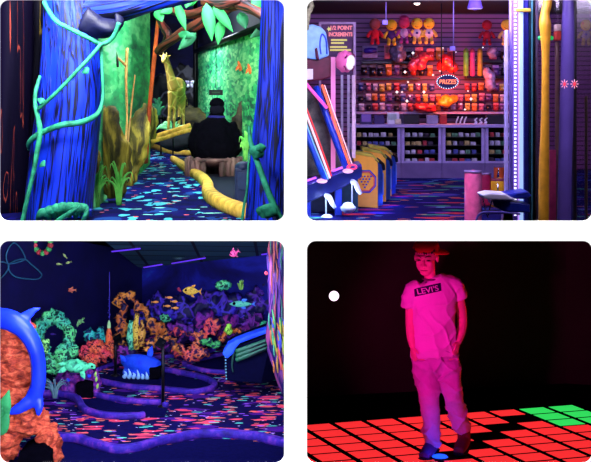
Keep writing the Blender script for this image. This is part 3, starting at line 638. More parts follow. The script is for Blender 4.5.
for k, (x, lb) in enumerate(((457,'white toy stick in the left group on the worktop'),(461,'white toy stick in the middle of the left group on the worktop'),(465,'white toy stick right in the left group on the worktop'),(476,'curled white toy left in the right group on the worktop'),(481,'curled white toy middle in the right group on the worktop'),(486,'curled white toy right in the right group on the worktop'))):
    b0 = V((P(x,0,17.7).x, 17.72, zt)); m = MB(); s = S(17.7)
    if k < 3: m.tube([b0+V((-.8*s,0,.6*s)), b0+V((0,0,4*s)), b0+V((1.4*s,0,7*s)), b0+V((2*s,0,7.6*s))], [.9*s,.7*s,.8*s,.4*s], 8)
    else: m.tube([b0+V((-1.4*s,0,1*s)), b0+V((1*s,0,2*s)), b0+V((-1*s,0,4*s)), b0+V((1.4*s,0,6.4*s))], [.8*s,.8*s,.8*s,.5*s], 8); m.ell(b0+V((0,0,.8*s)), .8*s, 8, 6)
    tag(m.build('toy_figure', whitep), lb, 'toy')
m = MB(); b0 = V((P(428,0,17.7).x, 17.72, zt)); 
m = MB(); x0, x1 = P(356,0,19.2).x, P(524,0,19.2).x; m.box(((x0+x1)/2, 19.42, 1.3-23*S(19.2)), ((x1-x0)/2, .17, .018)); tag(m.build('wall_shelf', lil, smooth=False, bevel=.004), 'long pale shelf on the slatted wall just above the worktop', 'shelf')
slots = [(362,416,62.5,'dark upper display rail left, under the purple pack'),(478,506,61.5,'dark short shelf right under the tall tubes'),(362,420,79,'dark lower display rail left, across the wall'),(466,508,77.5,'pale rail right, beneath the tall tubes')]
for a, b_, y, lb in slots:
    m = MB(); x0, x1 = P(a,0,19.4).x, P(b_,0,19.4).x; m.box(((x0+x1)/2, 19.45, 1.3-(y-90)*S(19.4)), ((x1-x0)/2, .12, .018)); tag(m.build('wall_shelf', black2, smooth=False, bevel=.004), lb, 'shelf', 'narrow shelves on the slatted wall')
# hanging packets
pk = {'purple':(92,62,130),'pale':(170,160,185),'red':(170,52,58),'orange':(205,118,52),'yellow':(190,165,70),'dark':(28,20,36),'blue':(52,66,135),'pink':(170,96,135),'green':(80,150,90)}
pprot = {}
rowname = {0:'top',1:'second',2:'third',3:'fourth',4:'lowest'}
def packet(kind, x, y, w, h, ri):
    D = 19.42; loc = P(x, y+h/2, D); s = S(D)
    if kind not in pprot:
        t = thing('toy_packet', '-', 'toy packet', loc)
        m = MB(); m.tube([loc+V((0,0,0)), loc+V((0,0,h*s*.15)), loc+V((0,0,h*s*.5)), loc+V((0,0,h*s*.72))], [(w*s*.42,.012),(w*s*.48,.05),(w*s*.48,.05),(w*s*.44,.01)], 12, sq=.6, sm=3); m.build('pouch', plain('packet_'+kind, pk[kind], .25, var=.55, scale=26, spec=.6), t)
        m = MB(); m.box(loc+V((0,0,h*s*.84)), (w*s*.45,.01,h*s*.12)); m.build('header_card', plain('card_'+kind, tuple(min(255,v+60) for v in pk[kind]), .5, var=.4, scale=40), t, smooth=False)
        pprot[kind] = (t, w, h); r = t
    else:
        t, w0, h0 = pprot[kind]; r = copytree(t, loc, scale=(w/w0, 1, h/h0))
    r['label'] = f'{kind} toy packet hanging in the {rowname[ri]} row on the slatted wall'; r['group'] = f'{kind} packets in the {rowname[ri]} row'
rr3 = random.Random(11)
for ri, (ya, h, xa, xb, kinds, w) in enumerate(((54,14,398,512,['pale','purple','red','pink','dark','red'],9),(70,12,364,510,['dark','dark','purple','red','dark','orange'],7),(87,8.5,361,512,['purple','pink','blue','yellow','yellow','red','pale'],6),(97.5,8.5,361,512,['dark','purple','blue','pale','orange','dark'],6),(107,8.5,361,512,['pale','purple','purple','pale','red','dark'],6))):
    x = xa
    while x < xb:
        if not (ri in (0,1) and 460 < x < 485) and not (ri > 0 and 432 < x < 463 and ri < 3):
            near = abs(x-448) < 34  # the sign's orange glow is put into packet colours around it
            kd = rr3.choice(['red','orange','yellow','red','orange','pink'] if near and rr3.random() < .7 else kinds)
            packet(kd, x+rr3.uniform(-.6,.6), ya+rr3.uniform(-.6,.6), w*rr3.uniform(.8,1.0), h*rr3.uniform(.85,1), ri)
        x += w*1.18
# bigger prizes
def bag(label, x, y, w, h, col, seed, nm='gift_bag', D=19.1, group=None):
    m = MB(); r = random.Random(seed)
    for k in range(7): m.ell(P(x+r.uniform(-.3,.3)*w, y+r.uniform(-.3,.3)*h, D+r.uniform(-.05,.05)), (w*S(D)*.28, .09, h*S(D)*.28), 12, 8)
    return tag(m.build(nm, plain('foil_'+nm+str(seed), col, .2, var=.6, scale=14, spec=.8), remesh=.022, disp=(.02, 9)), label, 'prize', group)
bag('red plush bundle on the wall up left of the lettered sign', 419, 62, 22, 18, (200,60,80), 1, 'plush_bundle')
bag('bright red plush bundle directly above the lettered sign', 447, 62, 20, 20, (225,45,50), 2, 'plush_bundle')  # bundle added for the red glow, put into its colour
bag('orange and yellow plush bundle right under the lettered sign', 449, 99, 20, 16, (245,160,50), 3, 'plush_bundle')  # warm glow below the sign, put into an added bundle
bag('red plush bundle low on the wall, left below the lettered sign', 424, 108, 26, 9, (190,50,60), 4, 'plush_bundle')
bag('clear foil balloon bag left of the red plush bundles', 398, 52, 16, 20, (110,100,130), 5, 'foil_bag')
bag('pale foil bag right of the tall tubes', 489, 80, 14, 22, (190,160,195), 6, 'foil_bag')
bag('grey foil bag high on the wall right of the tall tubes', 494, 53, 14, 12, (150,130,165), 7, 'foil_bag')
for x, c, lb in ((466,(110,200,80),'tall green tube prize standing left of the pink one'),(472.5,(200,80,150),'tall pink tube prize between the green and yellow tubes'),(480,(190,170,60),'tall yellow tube prize, right one of the three')):
    D = 19.25; t = thing('party_popper', lb, 'tube', P(x,75.5,D)); m = MB(); m.tube([P(x,75.5,D), P(x,52,D)], 2.6*S(D), 14, sm=1); m.build('tube_body', plain('tube_'+str(int(x)), c, .3, var=.3), t)
    m = MB(); m.tube([P(x,52.5,D), P(x,49.5,D), P(x,48,D)], [2.8*S(D),2.4*S(D),.8*S(D)], 14, sm=1); m.build('cap', plain('cap_'+str(int(x)), tuple(v*.6 for v in c), .4), t)
t = thing('boxed_toy', 'purple boxed toy on a pale card at the upper left of the slatted wall', 'toy', P(370,58,19.4)); m = MB(); m.box(P(370,52,19.45), (7.5*SS,.02,6*SS)); m.build('backing_card', plain('lavender_card', (130,112,165), .5), t, smooth=False)
m = MB(); m.tube([P(364.5,51,19.38), P(370,50.5,19.36), P(376,50.5,19.38)], [2.6*SS,3*SS,2.6*SS], 12, up=(0,-1,0)); m.build('toy_body', plain('violet_toy', (46,26,140), .4), t)
t = thing('boxed_toy', 'slim pink boxed toy right of the purple one', 'toy', P(387,59,19.4)); m = MB(); m.box(P(387,52,19.42), (2.6*SS,.04,7*SS)); m.build('box_body', plain('pink_box', (190,80,110), .5, var=.4, scale=20), t, smooth=False); m = MB(); m.box(P(387,50,19.375), (1.6*SS,.006,3*SS)); m.build('window_print', plain('brown_print', (120,50,50), .5), t, smooth=False)
# plush toys in a row under the ceiling
def plush(label, x, y0, hc_, bc, legs=None, w=1.0, hearts=False, arms=None, hat=None, shirt=None):
    D = 19.0; s = S(D)*w; t = thing('plush_toy', label, 'plush toy', P(x,y0+26,D))
    fur = plain('plush_'+str(int(x)), bc, .95, var=.2, scale=40); hf = plain('plush_head_'+str(int(x)), hc_, .95, var=.1, scale=40)
    m = MB(); m.ell(P(x,y0+17,D), (4.6*s,3.4*s,5.0*s), 14, 10); m.build('torso', shirt and plain('plush_shirt_'+str(int(x)), shirt, .9) or fur, t)
    m = MB(); m.ell(P(x,y0+7,D-.02), (5.6*s,4.4*s,5.6*s), 18, 12); hd = m.build('head', hf, t)
    for sx in (-1,1):
        m = MB(); m.tube([P(x+sx*3.6,y0+14,D), P(x+sx*6.2,y0+17,D-.02), P(x+sx*7.4,y0+20,D-.04)], [1.5*s,1.6*s,1.5*s], 10); m.build('arm', fur, t)
        m = MB(); m.tube([P(x+sx*2.2,y0+20,D), P(x+sx*2.6,y0+24,D-.02), P(x+sx*3.0,y0+26,D-.08)], [1.8*s,1.7*s,1.9*s], 10); m.build('leg', fur, t)
        if hearts:
            m = MB(); ex, ey = x+sx*2.4, y0+5.6
            for q in (-1,1): m.ell(P(ex+q*.75,ey-.5,D-4.3*s), (.95*s,.5*s,.95*s), 8, 6)
            m.prism([P(ex-1.6,ey-.2,D-4.5*s), P(ex,ey+2.1,D-4.5*s), P(ex+1.6,ey-.2,D-4.5*s)], (0,.012,0)); m.build('heart_eye', plain('heart_red', (215,30,40), .5), hd)
        else:
            m = MB(); m.ell(P(x+sx*2.0,y0+6,D-4.2*s), .6*s, 8, 6); m.build('eye', black2, hd)
    m = MB(); m.tube([P(x-2,y0+9.4,D-4.4*s), P(x,y0+10.6,D-4.5*s), P(x+2,y0+9.4,D-4.4*s)], .35*s, 6); m.build('mouth', plain('mouth_brown', (90,30,20)), hd)
    if hat: m = MB(); m.ell(P(x,y0+2.5,D-.02), (5.0*s,4.2*s,3.2*s), 14, 8); m.build('hat', plain('plush_hat_'+str(int(x)), hat), t)
    if hearts and shirt: m = MB(); m.ell(P(x,y0+16.4,D-3.4*s), (1.4*s,.4*s,1.2*s), 10, 6); m.build('chest_patch', plain('violet_patch', (70,40,150)), t)
plush('red dressed plush doll with brown head, leftmost in the row under the ceiling', 375, 17, (150,70,70), (215,30,50))
plush('yellow plush toy with a purple top, second from the left in the row', 391.5, 18, (225,185,40), (220,180,50), shirt=(70,40,110))
plush('purple and red plush toy left of the two heart-eyed ones', 404, 16, (180,50,90), (150,60,140), shirt=(190,160,200), hat=(150,30,90))
plush('yellow heart-eyed plush toy in a white shirt, left one of the pair', 417, 16.5, (240,205,50), (235,200,90), hearts=True, shirt=(220,205,225))
plush('yellow heart-eyed plush toy in a white shirt, right one of the pair', 429, 16.5, (240,205,50), (235,200,90), hearts=True, shirt=(220,205,225))
plush('dark red spiky plush toy hanging near the steel post', 487, 18, (150,24,44), (140,22,44), w=.9)
plush('yellow winking plush toy in a pale shirt beside the steel post', 506.5, 18, (230,190,60), (225,190,100), shirt=(190,180,210))
plush('yellow plush toy in a pale shirt seen at the far right edge', 586, 18, (190,170,60), (170,160,100), hearts=True, shirt=(150,140,150))
# neon sign
DN = 17.3; SN = S(DN); sg = thing('neon_sign', 'oval blue PRIZES sign with white bulbs around red-orange letters', 'sign', P(447.5,90,DN))
m = MB()
m.prism([P(447.5+12.2*math.cos(a)*(1+.03*math.cos(2*a)), 81.8+8.2*math.sin(a), DN) for a in [2*PI*k/28 for k in range(28)]], (0,.03,0)); m.build('board', glow('deep_blue_board', (16,8,84), .35), sg, smooth=False)
bulbm = glow('white_bulb_small', (225,235,255), 1.6)
for k in range(26):
    a = 2*PI*k/26; m = MB(); m.ell(P(447.5+10.6*math.cos(a), 81.8+6.7*math.sin(a), DN-.012), .55*SN, 8, 6); m.build('bulb', bulbm, sg)
text('PRIZES', 6.2*SN, P(447.5,82.0,DN-.02), glow('orange_neon', (255,120,85), 1.9), 'lettering', sg, bold=.0015, sx=.94, ext=.004, shear=.15)
m = MB(); m.tube([P(447.5+11.8*math.cos(a), 81.8+7.8*math.sin(a), DN-.006) for a in [2*PI*k/28 for k in range(29)]], .35*SN, 6, sm=1, caps=False); m.build('rim_tube', glow('red_neon_rim', (235,50,60), 1.0), sg)
for sx in (-6,6): m = MB(); m.tube([P(447.5+sx,74,DN+.015), P(447.5+sx,-6,DN+.015)], .008, 6, sm=1); m.build('hanging_wire', black2, sg)
point('prize_glow', P(447,84,18.3), 34, (255,135,60), .15)
area('prize_glow_wall', P(447,88,18.6), P(447,80,19.6), 20, (255,90,30), .5)
# small emissive stars: neon reflections built as glowing shapes before the wall
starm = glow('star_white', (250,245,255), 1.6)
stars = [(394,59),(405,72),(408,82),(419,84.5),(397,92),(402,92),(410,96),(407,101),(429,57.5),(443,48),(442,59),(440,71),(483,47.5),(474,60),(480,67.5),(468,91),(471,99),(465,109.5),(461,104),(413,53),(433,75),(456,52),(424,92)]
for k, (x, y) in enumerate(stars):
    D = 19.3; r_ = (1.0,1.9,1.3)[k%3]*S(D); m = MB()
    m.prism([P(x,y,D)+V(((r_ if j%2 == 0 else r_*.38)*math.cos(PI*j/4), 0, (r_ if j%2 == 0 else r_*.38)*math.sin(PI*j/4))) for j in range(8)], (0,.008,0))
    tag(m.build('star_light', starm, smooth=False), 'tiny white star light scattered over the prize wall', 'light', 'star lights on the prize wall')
# poles hanging from the ceiling
for x, y, D, lb in ((386,21,17,'thin lilac rod with a small box hanging from the ceiling over the plush row'),(453.5,47,16.8,'thin pale rod with a small box hanging down above the lettered sign')):
    t = thing('ceiling_rod', lb, 'rod', P(x,y,D)); m = MB(); m.tube([P(x,y,D), V((P(x,y,D).x, D, 2.55))], .5*S(D), 8, sm=1); m.build('rod', plain('dim_lilac_rod', (130,118,175), .5), t); m = MB(); m.box(P(x-1,y+1.5,D), (2.6*S(D),.03,2.2*S(D))); m.build('end_box', plain('lilac_box', (150,140,230)), t, smooth=False, bevel=.006)
t = thing('ceiling_light', 'small bright round downlight in the dark ceiling', 'light', V((P(417,2,17).x, 17, 2.53))); c0 = V((P(417,2,17).x, 17, 2.53))
m = MB(); m.ell(c0, (.045,.045,.03), 14, 8); m.build('bulb', glow('warm_bulb', (255,235,215), 3.0), t); m = MB(); m.tube([c0+V((.06*math.cos(a),.06*math.sin(a),.01)) for a in [2*PI*k/16 for k in range(17)]], .012, 6, up=(0,0,1), sm=1, caps=False); m.build('trim_ring', black2, t)
t = thing('pendant_speaker', 'violet-lit round pendant hanging from the ceiling at the top', 'lamp', P(475,8,15)); pv = plain('violet_enamel', (120,90,205), .4)
m = MB(); m.tube([P(475,8,15), P(475,5,15), P(475,-2,15), P(475,-6,15)], [8*S(15),7*S(15),5.5*S(15),5*S(15)], 20, sm=2); m.build('shade', pv, t); m = MB(); m.tube([P(475,-6,15), V((P(475,0,15).x, 15, 2.55))], .02, 8, sm=1); m.build('stem', pv, t)
m = MB(); m.ell(P(475,8.6,15), (7.5*S(15),7.5*S(15),.012), 18, 6); m.build('diffuser', glow('lilac_diffuser', (190,160,255), .9), t)  # speaker underside made to glow, violet light put into its colour
# lettered board in a pale frame
DB2 = 16.4; t = thing('price_board', 'purple lettered board in a pale door-high frame behind the basketball game', 'sign', P(338,165,DB2)); s = S(DB2)
m = MB(); m.px([(321,25),(354,25),(354,75),(321,75)], DB2+.02, .03); bd = m.build('board', plain('plum_board', (98,62,104), .6), t, smooth=False)
pf = plain('pale_pink_frame', (190,155,190), .4)
for x, y0, y1, w_ in ((354.5,22,168,1.4),(320,22,168,1.2)): m = MB(); m.box(P(x,(y0+y1)/2,DB2), (w_*s,.03,(y1-y0)/2*s)); m.build('frame_post', pf, t, smooth=False, bevel=.006)
m = MB(); m.box(P(337,23,DB2), (17*s,.03,1.2*s)); m.build('frame_top', pf, t, smooth=False, bevel=.006)
for x in (342,348.5): m = MB(); m.box(P(x,118,DB2+.01), (1.2*s,.02,43*s)); m.build('mullion', plain('silver_white', (205,195,215), .3), t, smooth=False)
pinkl = glow('salmon_letters', (240,130,140), .8); yell = glow('yellow_print', (225,215,110), .7)
text('1/2 POINT', 5.4*s, P(341,28,DB2-.01), pinkl, 'lettering', t, bold=.004, sx=.92, ext=.003); text('INCREMENTS', 5.4*s, P(340.5,34.5,DB2-.01), pinkl, 'lettering', t, bold=.004, sx=.74, ext=.003)
for y, a, b_ in ((40,331,347),(43,331,344),(47,330,347),(50,330,351)): m = MB(); m.box(P((a+b_)/2,y,DB2-.0), ((b_-a)/2*s,.006,.9*s)); m.build('printed_line', yell, t, smooth=False)
t2 = MB(); t2.prism([P(329+2.6*math.cos(a)*(1 if k%2 else .45), 29+2.8*math.sin(a)*(1 if k%2 else .45), DB2-.01) for k, a in enumerate([2*PI*j/10 for j in range(10)])], (0,.006,0)); t2.build('star_print', yell, t, smooth=False)
# ---- basketball style alley machines on the left
DA = 12.4; SA = S(DA)
am = thing('arcade_machine', 'pair of arcade ball lanes with slanting red and blue light tubes and white ball chutes', 'arcade game', G(325,216)); am_ = am
navyp = plain('navy_console', (24,32,100), .35); bluep = plain('blue_panel', (30,50,170), .4)
m = MB(); m.px([(300,188),(345,171),(362,166),(362,177),(345,187),(300,206)], DA, .55); m.build('console', navyp, am, smooth=False, bevel=.012)
m = MB(); m.px([(300,184),(345,167),(361,163.5),(362,166.5),(345,171.5),(300,188.5)], DA-.01, .5); m.build('console_top', plain('violet_top', (70,50,150), .3), am, smooth=False, bevel=.008)
m = MB(); m.px([(335,188),(342,185),(342,240),(335,240)], DA+.05, .3); m.build('leg', bluep, am, smooth=False, bevel=.01)
m = MB(); m.px([(300,200),(311,199),(311,240),(300,240)], DA+.05, .3); m.build('leg', bluep, am, smooth=False, bevel=.01)
m = MB(); m.px([(311,197),(335,188),(335,240),(311,240)], DA+.42, .05); m.build('back_panel', plain('dark_blue_back', (38,40,90), .5), am, smooth=False)
m = MB(); m.px([(342,186),(358,178),(358,240),(342,240)], DA+.42, .05); m.build('back_panel', plain('teal_back', (50,90,100), .5), am, smooth=False)
purpg = glow('purple_led', (190,90,255), 1.5)
for a, b_ in (((303,182),(316,177.5)),((333,171),(345,166.5))): m = MB(); m.tube([P(a[0],a[1],DA-.03), P(b_[0],b_[1],DA-.03)], 1.2*SA, 8, sm=1); m.build('led_strip', purpg, am)
wg = glow('cool_white_led', (200,225,255), 1.7)
for a, b_ in (((309,200),(332,190)),((341,187),(354,180.5))): m = MB(); m.tube([P(a[0],a[1],DA+.02), P(b_[0],b_[1],DA+.02)], .9*SA, 8, sm=1); m.build('led_strip', wg, am)
for x, y in ((322,181),(348,171)): m = MB(); m.ell(P(x,y,DA-.05), (5.5*SA,.05,2.4*SA), 16, 8); m.build('target_disc', glow('pink_disc', (255,185,235), .9), am)
m = MB(); m.tube([P(352+4.6*math.cos(a), 167+2.2*math.sin(a), DA-.06) for a in [2*PI*k/16 for k in range(17)]], .9*SA, 8, sm=1, caps=False); m.build('ring', glow('hot_pink_ring', (255,70,130), 1.0), am)
wt = plain('white_chute', (205,222,245), .3, var=.06)
for x, y in ((326,196),(352,182)):
    m = MB(); m.tube([P(x-1,y-1,DA-.12), P(x+3,y+1,DA-.14), P(x+6,y+7,DA-.16), P(x+9,y+12,DA-.16)], [(2.0*SA,1.8*SA),(2.6*SA,1.8*SA),(2.4*SA,1.6*SA),(1.6*SA,1.2*SA)], 12); m.build('chute', wt, am)
    m = MB(); m.tube([P(x,y+1,DA), P(x,y+22,DA)], .8*SA, 8, sm=1); m.build('chute_rod', wt, am)
for x, y, r_ in ((348,207,8),(327,219,8.5)):
    m = MB(); m.ell(P(x,y,DA-.12), (r_*SA,.12,6*SA), 20, 12, fn=lambda d: 1 if d.z < .15 else .8); m.build('ball_cup', wt, am)
rt = glow('red_orange_tube', (255,110,80), 1.1); wtb = glow('white_pink_tube', (255,200,215), 1.2); bt = plain('blue_rail', (30,80,200), .3)
rr_g = glow('red_tube', (230,50,60), .9)
for pts, mt, r_ in (([(304,108),(316,140),(330,178)], wtb, 1.0), ([(306.5,108),(318,138),(331.5,176)], rr_g, .7), ([(297,108),(311,146),(325,180)], bt, 3.0), ([(300,106),(313,143),(328,179)], glow('cyan_tube', (120,190,255), 1.0), .8),
                    ([(322,85),(336,126),(350,167)], rt, 1.2), ([(324.5,85),(338.5,125),(352,164)], wtb, .5), ([(316,87),(331,128),(346,168)], plain('blue_rail', (28,62,190), .3), 3.4)):
    m = MB(); m.tube([P(x,y,DA-.05+.002*(180-y)) for x, y in pts], r_*SA, 10, sm=2); m.build('lane_tube', mt, am)
m = MB(); m.px([(300,92),(322,92),(344,165),(333,172),(300,178)], DA+.25, .02); m.build('screen_panel', clouds('grey_green_mesh', [(.35,(58,66,64)),(.6,(104,112,104)),(.75,(140,140,120))], 8), am, smooth=False)
m = MB(); m.px([(331.0,57),(335.5,57),(335.5,172),(331.0,172)], DA+.1, .05); m.build('pink_pole', glow('pink_pole_lit', (240,130,205), .62, (240,150,210)), am, smooth=False)
m = MB(); m.px([(352.0,75),(355.5,75),(355.5,158),(352.0,158)], DA+.5, .05); m.build('white_pole', plain('pale_rose_pole', (225,200,215), .4), am, smooth=False)
pk_g = glow('magenta_tube', (245,90,190), 1.0)
m = MB(); m.tube([P(303,80,DA), P(313,92,DA), P(327,108,DA)], 1.6*SA, 8, sm=1); m.build('lane_tube', pk_g, am)
# light blue topper, dark red box, ticket label
t = thing('topper_sign', 'pale blue rounded topper high on the ball game', 'sign', P(318,57,DA)); 
m = MB(); m.px([(305,26),(312,24),(321,27),(326,32),(328,45),(329,56),(318,60),(305,58)], DA, .16); m.build('shell', plain('ice_blue_shell', (130,185,240), .35), t, smooth=False, bevel=.02)
m = MB(); m.tube([P(321,54,DA-.01), P(320,44,DA-.01), P(322,34,DA-.01), P(326,40,DA-.01), P(327,54,DA-.01)], .8*SA, 8, sm=4); m.build('outline', plain('royal_blue', (30,70,200), .4), t)
t = thing('speaker_box', 'dark red box with a white label under the pale blue topper', 'box', P(316,80,DA)); m = MB(); m.px([(305,58),(331,56),(331,77),(322,80),(305,82)], DA+.04, .2); m.build('case', plain('maroon_case', (92,22,48), .45, var=.4, scale=8), t, smooth=False, bevel=.015)
m = MB(); m.px([(305,69),(313,69),(313,79),(305,80)], DA+.03, .01); m.build('label', whitep, t, smooth=False)
m = MB(); m.tube([P(317,58,DA), P(316,48,DA), P(318,60,DA)], 1.4*SA, 8); m.build('knob', plain('wine_cloth', (80,20,50), .5), t)
m = MB(); m.tube([P(306,30,DA-.1), P(308,14,DA-.1), P(311,6,DA-.1), P(309,-4,DA-.1)], [2.6*SA,2.8*SA,3*SA,2*SA], 12, fn=lambda u,a: 1+.15*math.sin(u*30)); tag(m.build('garland', plain('olive_tinsel', (150,150,110), .6, var=.6, scale=30)), 'olive tinsel garland hanging in the top left corner by the pale blue topper', 'garland')
# pink ball, with a faint glow put into its surfaces
t = thing('pink_lamp', 'round pink ruffled ball lamp with a white face on the pink pole', 'lamp', P(346,73,DA)); pkm = glow('rose_pink', (245,100,175), .28, (250,120,190))
m = MB(); m.ell(P(345,61.5,DA-.05), (9.6*SA,8*SA,11*SA), 24, 16, fn=lambda d: 1+.05*math.sin(9*math.atan2(d.z,d.x))); pb = m.build('ball', pkm, t)
m = MB(); m.ell(P(350.5,62.5,DA-.125), (4.3*SA,1.6*SA,7.6*SA), 18, 12, Quaternion((0,1,0), .15)); m.build('white_face', glow('white_face', (250,240,250), .5, (255,255,255)), t)
for x0,y0,x1,y1 in ((345,58,347,55),(352,53,355,57),(354,66,352,71),(346,70,344,66)): m = MB(); m.tube([P(x0,y0,DA-.15), P((x0+x1)/2+.6,(y0+y1)/2,DA-.16), P(x1,y1,DA-.15)], .7*SA, 6); m.build('swirl', plain('maroon_line', (110,20,70)), pb)
# ---- yellow cabinets
yel = plain('amber_panel', (238,168,52), .5, var=.08); yelt = plain('yellow_green_top', (190,180,60), .5)
sub = ['nearest of three, octagon emblem on its side','middle one of the three','farthest one of the three, next to the display counter']
for k in range(3):
    D = 13.2+k*.75; dx = (0,.145,.27)[k]; x1 = P(378,0,13.2).x+dx; w_ = .27; x0 = x1-w_
    t = thing('ticket_machine', 'amber and blue arcade cabinet, '+sub[k], 'arcade cabinet', V(((x0+x1)/2, D, 0)))
    zt_ = .50; zl = .60
    m = MB(); m.prism([V((x0,D,.02)), V((x1,D,.0)), V((x1,D,zt_)), V((x1-.06,D,zt_+.055)), V((x0+.02,D,zl)), V((x0,D,zl-.01))], (0,.05,0)); m.build('side_panel', yel, t, smooth=False, bevel=.006)
    m = MB(); m.prism([V((x1+.002,D+.02,.02)), V((x1+.06,D+.12,.02)), V((x1+.06,D+.12,zt_-.04)), V((x1+.002,D+.02,zt_))], (0,.4,0)); fr = m.build('front_panel', plain('blue_front', (40,84,170), .4, var=.4, scale=9), t, smooth=False)
    m = MB(); m.prism([V((x0,D+.05,.02)), V((x1,D+.05,.02)), V((x1,D+.05,zt_)), V((x0,D+.05,zl-.01))], (0,.45,0)); m.build('body', bluep, t, smooth=False)
    m = MB(); m.prism([V((x0-.01,D-.01,zl)), V((x1-.05,D-.01,zt_+.06)), V((x1+.01,D-.01,zt_)), V((x1+.01,D-.01,zt_+.02)), V((x1-.05,D-.01,zt_+.085)), V((x0-.01,D-.01,zl+.03))], (0,.46,0)); m.build('top_panel', yelt, t, smooth=False)
    for j in range(3): m = MB(); m.tube([V((x1-.02+.012*j,D+.1+j*.13,zt_+.02)), V((x1+.05,D+.12+j*.13,zt_-.03)), V((x1+.075,D+.12+j*.13,zt_-.09))], [.022,.03,.016], 8); m.build('handle', black2, t)
    m = MB(); m.box(V((x1+.065,D+.3,.25)), (.012,.12,.12)); m.build('ticket_slot', plain('pale_blue_plate', (110,150,215), .4), fr, smooth=False)
    if k == 0:
        cx, cz = P(367,0,13.2).x-.015, .295
        for r_, c in ((.128,(60,80,190)),(.112,(220,80,80))):
            m = MB(); m.tube([V((cx+r_*.92*math.cos(PI/8+PI*j/4), D-.004, cz+r_*math.sin(PI/8+PI*j/4))) for j in range(9)], .008, 6, sm=1); m.build('octagon_emblem', plain('emblem_'+str(c[0]), c, .5), t)
        for row, cnt in ((0,5),(1,4),(2,3),(3,2),(4,1)):
            for j in range(cnt):
                m = MB(); m.ell(V((cx-.01+(j-(cnt-1)/2)*.034, D-.004, cz+.055-row*.03)), (.012,.006,.010), 8, 6); m.build('emblem_dot', plain('emblem_red', (200,50,70)) if (j+row)%2 else plain('emblem_blue', (60,70,180)), t)
for x, y in ((382,205),(392,196),(366,211)): point('blue_underglow', G(x,y)+V((.12,-.12,.07)), 3.0, (40,70,255), .05)
# ---- right foreground
def drum(label, x, y0, y1, r_, D, mat, name='drum_bin', group=None, band=None, lidm=None):
    b0 = P(x,y1,D); b0.z = max(0, b0.z); t = thing(name, label, 'bin', b0); s = S(D); top = P(x,y0,D)
    m = MB(); m.tube([b0, b0+V((0,0,.02)), top-V((0,0,.03)), top-V((0,0,.012))], [r_*s*.97,r_*s,r_*s,r_*s*.97], 28, sm=1); m.build('drum', mat, t)
    m = MB(); m.tube([top-V((0,0,.014)), top+V((0,0,.004)), top+V((0,0,.008))], [r_*s*1.04,r_*s*1.04,r_*s*.2], 28, sm=1); m.build('lid', lidm or lil2, t)
    if band:
        m = MB(); m.tube([V((b0.x-.3*r_*s, b0.y-r_*s*.97, b0.z+.02)), V((b0.x-.3*r_*s, b0.y-r_*s*.97, top.z-.03))], (1.6*s,.5*s), 8, sm=1, up=(0,-1,0)); m.build('steel_band', band, t)
    return t
drum('tall glossy pink drum with a mauve lid, in front at the edge of the carpet', 473, 171, 224, 8.6, 11.3, plain('rose_plastic', (225,105,155), .25, spec=.7))
drum('dark red drum half hidden behind the tall pink drum', 485, 173, 205, 6, 12.6, plain('dark_red_drum', (150,24,70), .4))
drum('short amber drum with a steel band right of the pink drum', 499, 179, 206, 9, 12.6, plain('amber_drum', (205,150,30), .35), band=chrome, lidm=plain('dark_pink_lid', (120,40,70)))
drum('small orange canister standing behind the amber drum', 499, 166, 180, 5.2, 15.5, plain('orange_canister', (220,90,40), .4), band=chrome)
t = thing('folding_seat', 'blue padded seat with white edge on bent chrome legs, before the steel post', 'seat', V((P(505,0,10.3).x, 10.3, 0))); DT = 10.25; s = S(DT); bl = plain('royal_blue_vinyl', (22,40,150), .4)
m = MB(); m.px([(482,195),(490,193),(506,194),(516,200),(500,200),(484,199)], DT-.1, .3); m.build('white_edge', whitep, t, smooth=False, bevel=.012)
m = MB(); m.px([(500,195),(528,191),(532,196),(526,199),(512,199)], DT, .3); m.build('cushion', bl, t, smooth=False, bevel=.012)
m = MB(); m.px([(492,200),(515,202),(530,204),(530,213),(505,212),(494,206)], DT+.02, .3); m.build('cushion', bl, t, smooth=False, bevel=.012)
for pts in ([(483,199),(485,208),(487.5,217)],[(492,199),(490,208),(487.5,217)]): m = MB(); m.tube([P(x,y,DT-.08) for x, y in pts], .7*s, 8); m.build('leg', chrome, t)
m = MB(); m.px([(504,210),(512,211),(514,224),(503,224)], DT+.1, .12); m.build('base', black2, t, smooth=False, bevel=.01); m = MB(); m.tube([P(476,221,DT-.1),P(480,214,DT-.1),P(492,212,DT-.1),P(520,214,DT-.1)], [1*s,1.2*s,1.2*s,1*s], 8); m.build('frame_tube', plain('violet_steel', (90,80,170), .3), t)
# steel and LED column, claw machine
DK = 10.6; SK = S(DK)
cm = thing('claw_machine', 'tall glass cabinet with a dotted light strip, steel posts, amber and purple poles', 'arcade cabinet', G(540,240))
def bar(name, a, b_, y0, y1, D, mat, th=.06, bev=.01): m = MB(); m.px([(a,y0),(b_,y0),(b_,y1),(a,y1)], D, th); return m.build(name, mat, cm, smooth=False, bevel=bev)
bar('steel_post', 505,508.5,30,236,DK,plain('lilac_steel', (176,166,225), .3, .15)); bar('steel_post', 510,512.5,-10,236,DK+.05,plain('violet_steel_post', (160,140,225), .3, .15))
stp = bar('strip_backing', 513,518,-10,236,DK,plain('violet_backing', (120,90,200), .4), .03, 0)
dots = glow('white_led_dot', (240,240,255), 1.8); first = None
for k in range(58):
    y = -2+k*3.8
    if y > 224: break
    if first is None: m = MB(); m.box(P(515.3,y,DK-.006), (1.0*SK,.006,.95*SK)); first = m.build('led_dot', dots, cm, smooth=False); y0d = y
    else: c = first.copy(); C.objects.link(c); c.parent = cm; c.location = V((0,0,-(y-y0d)*SK))
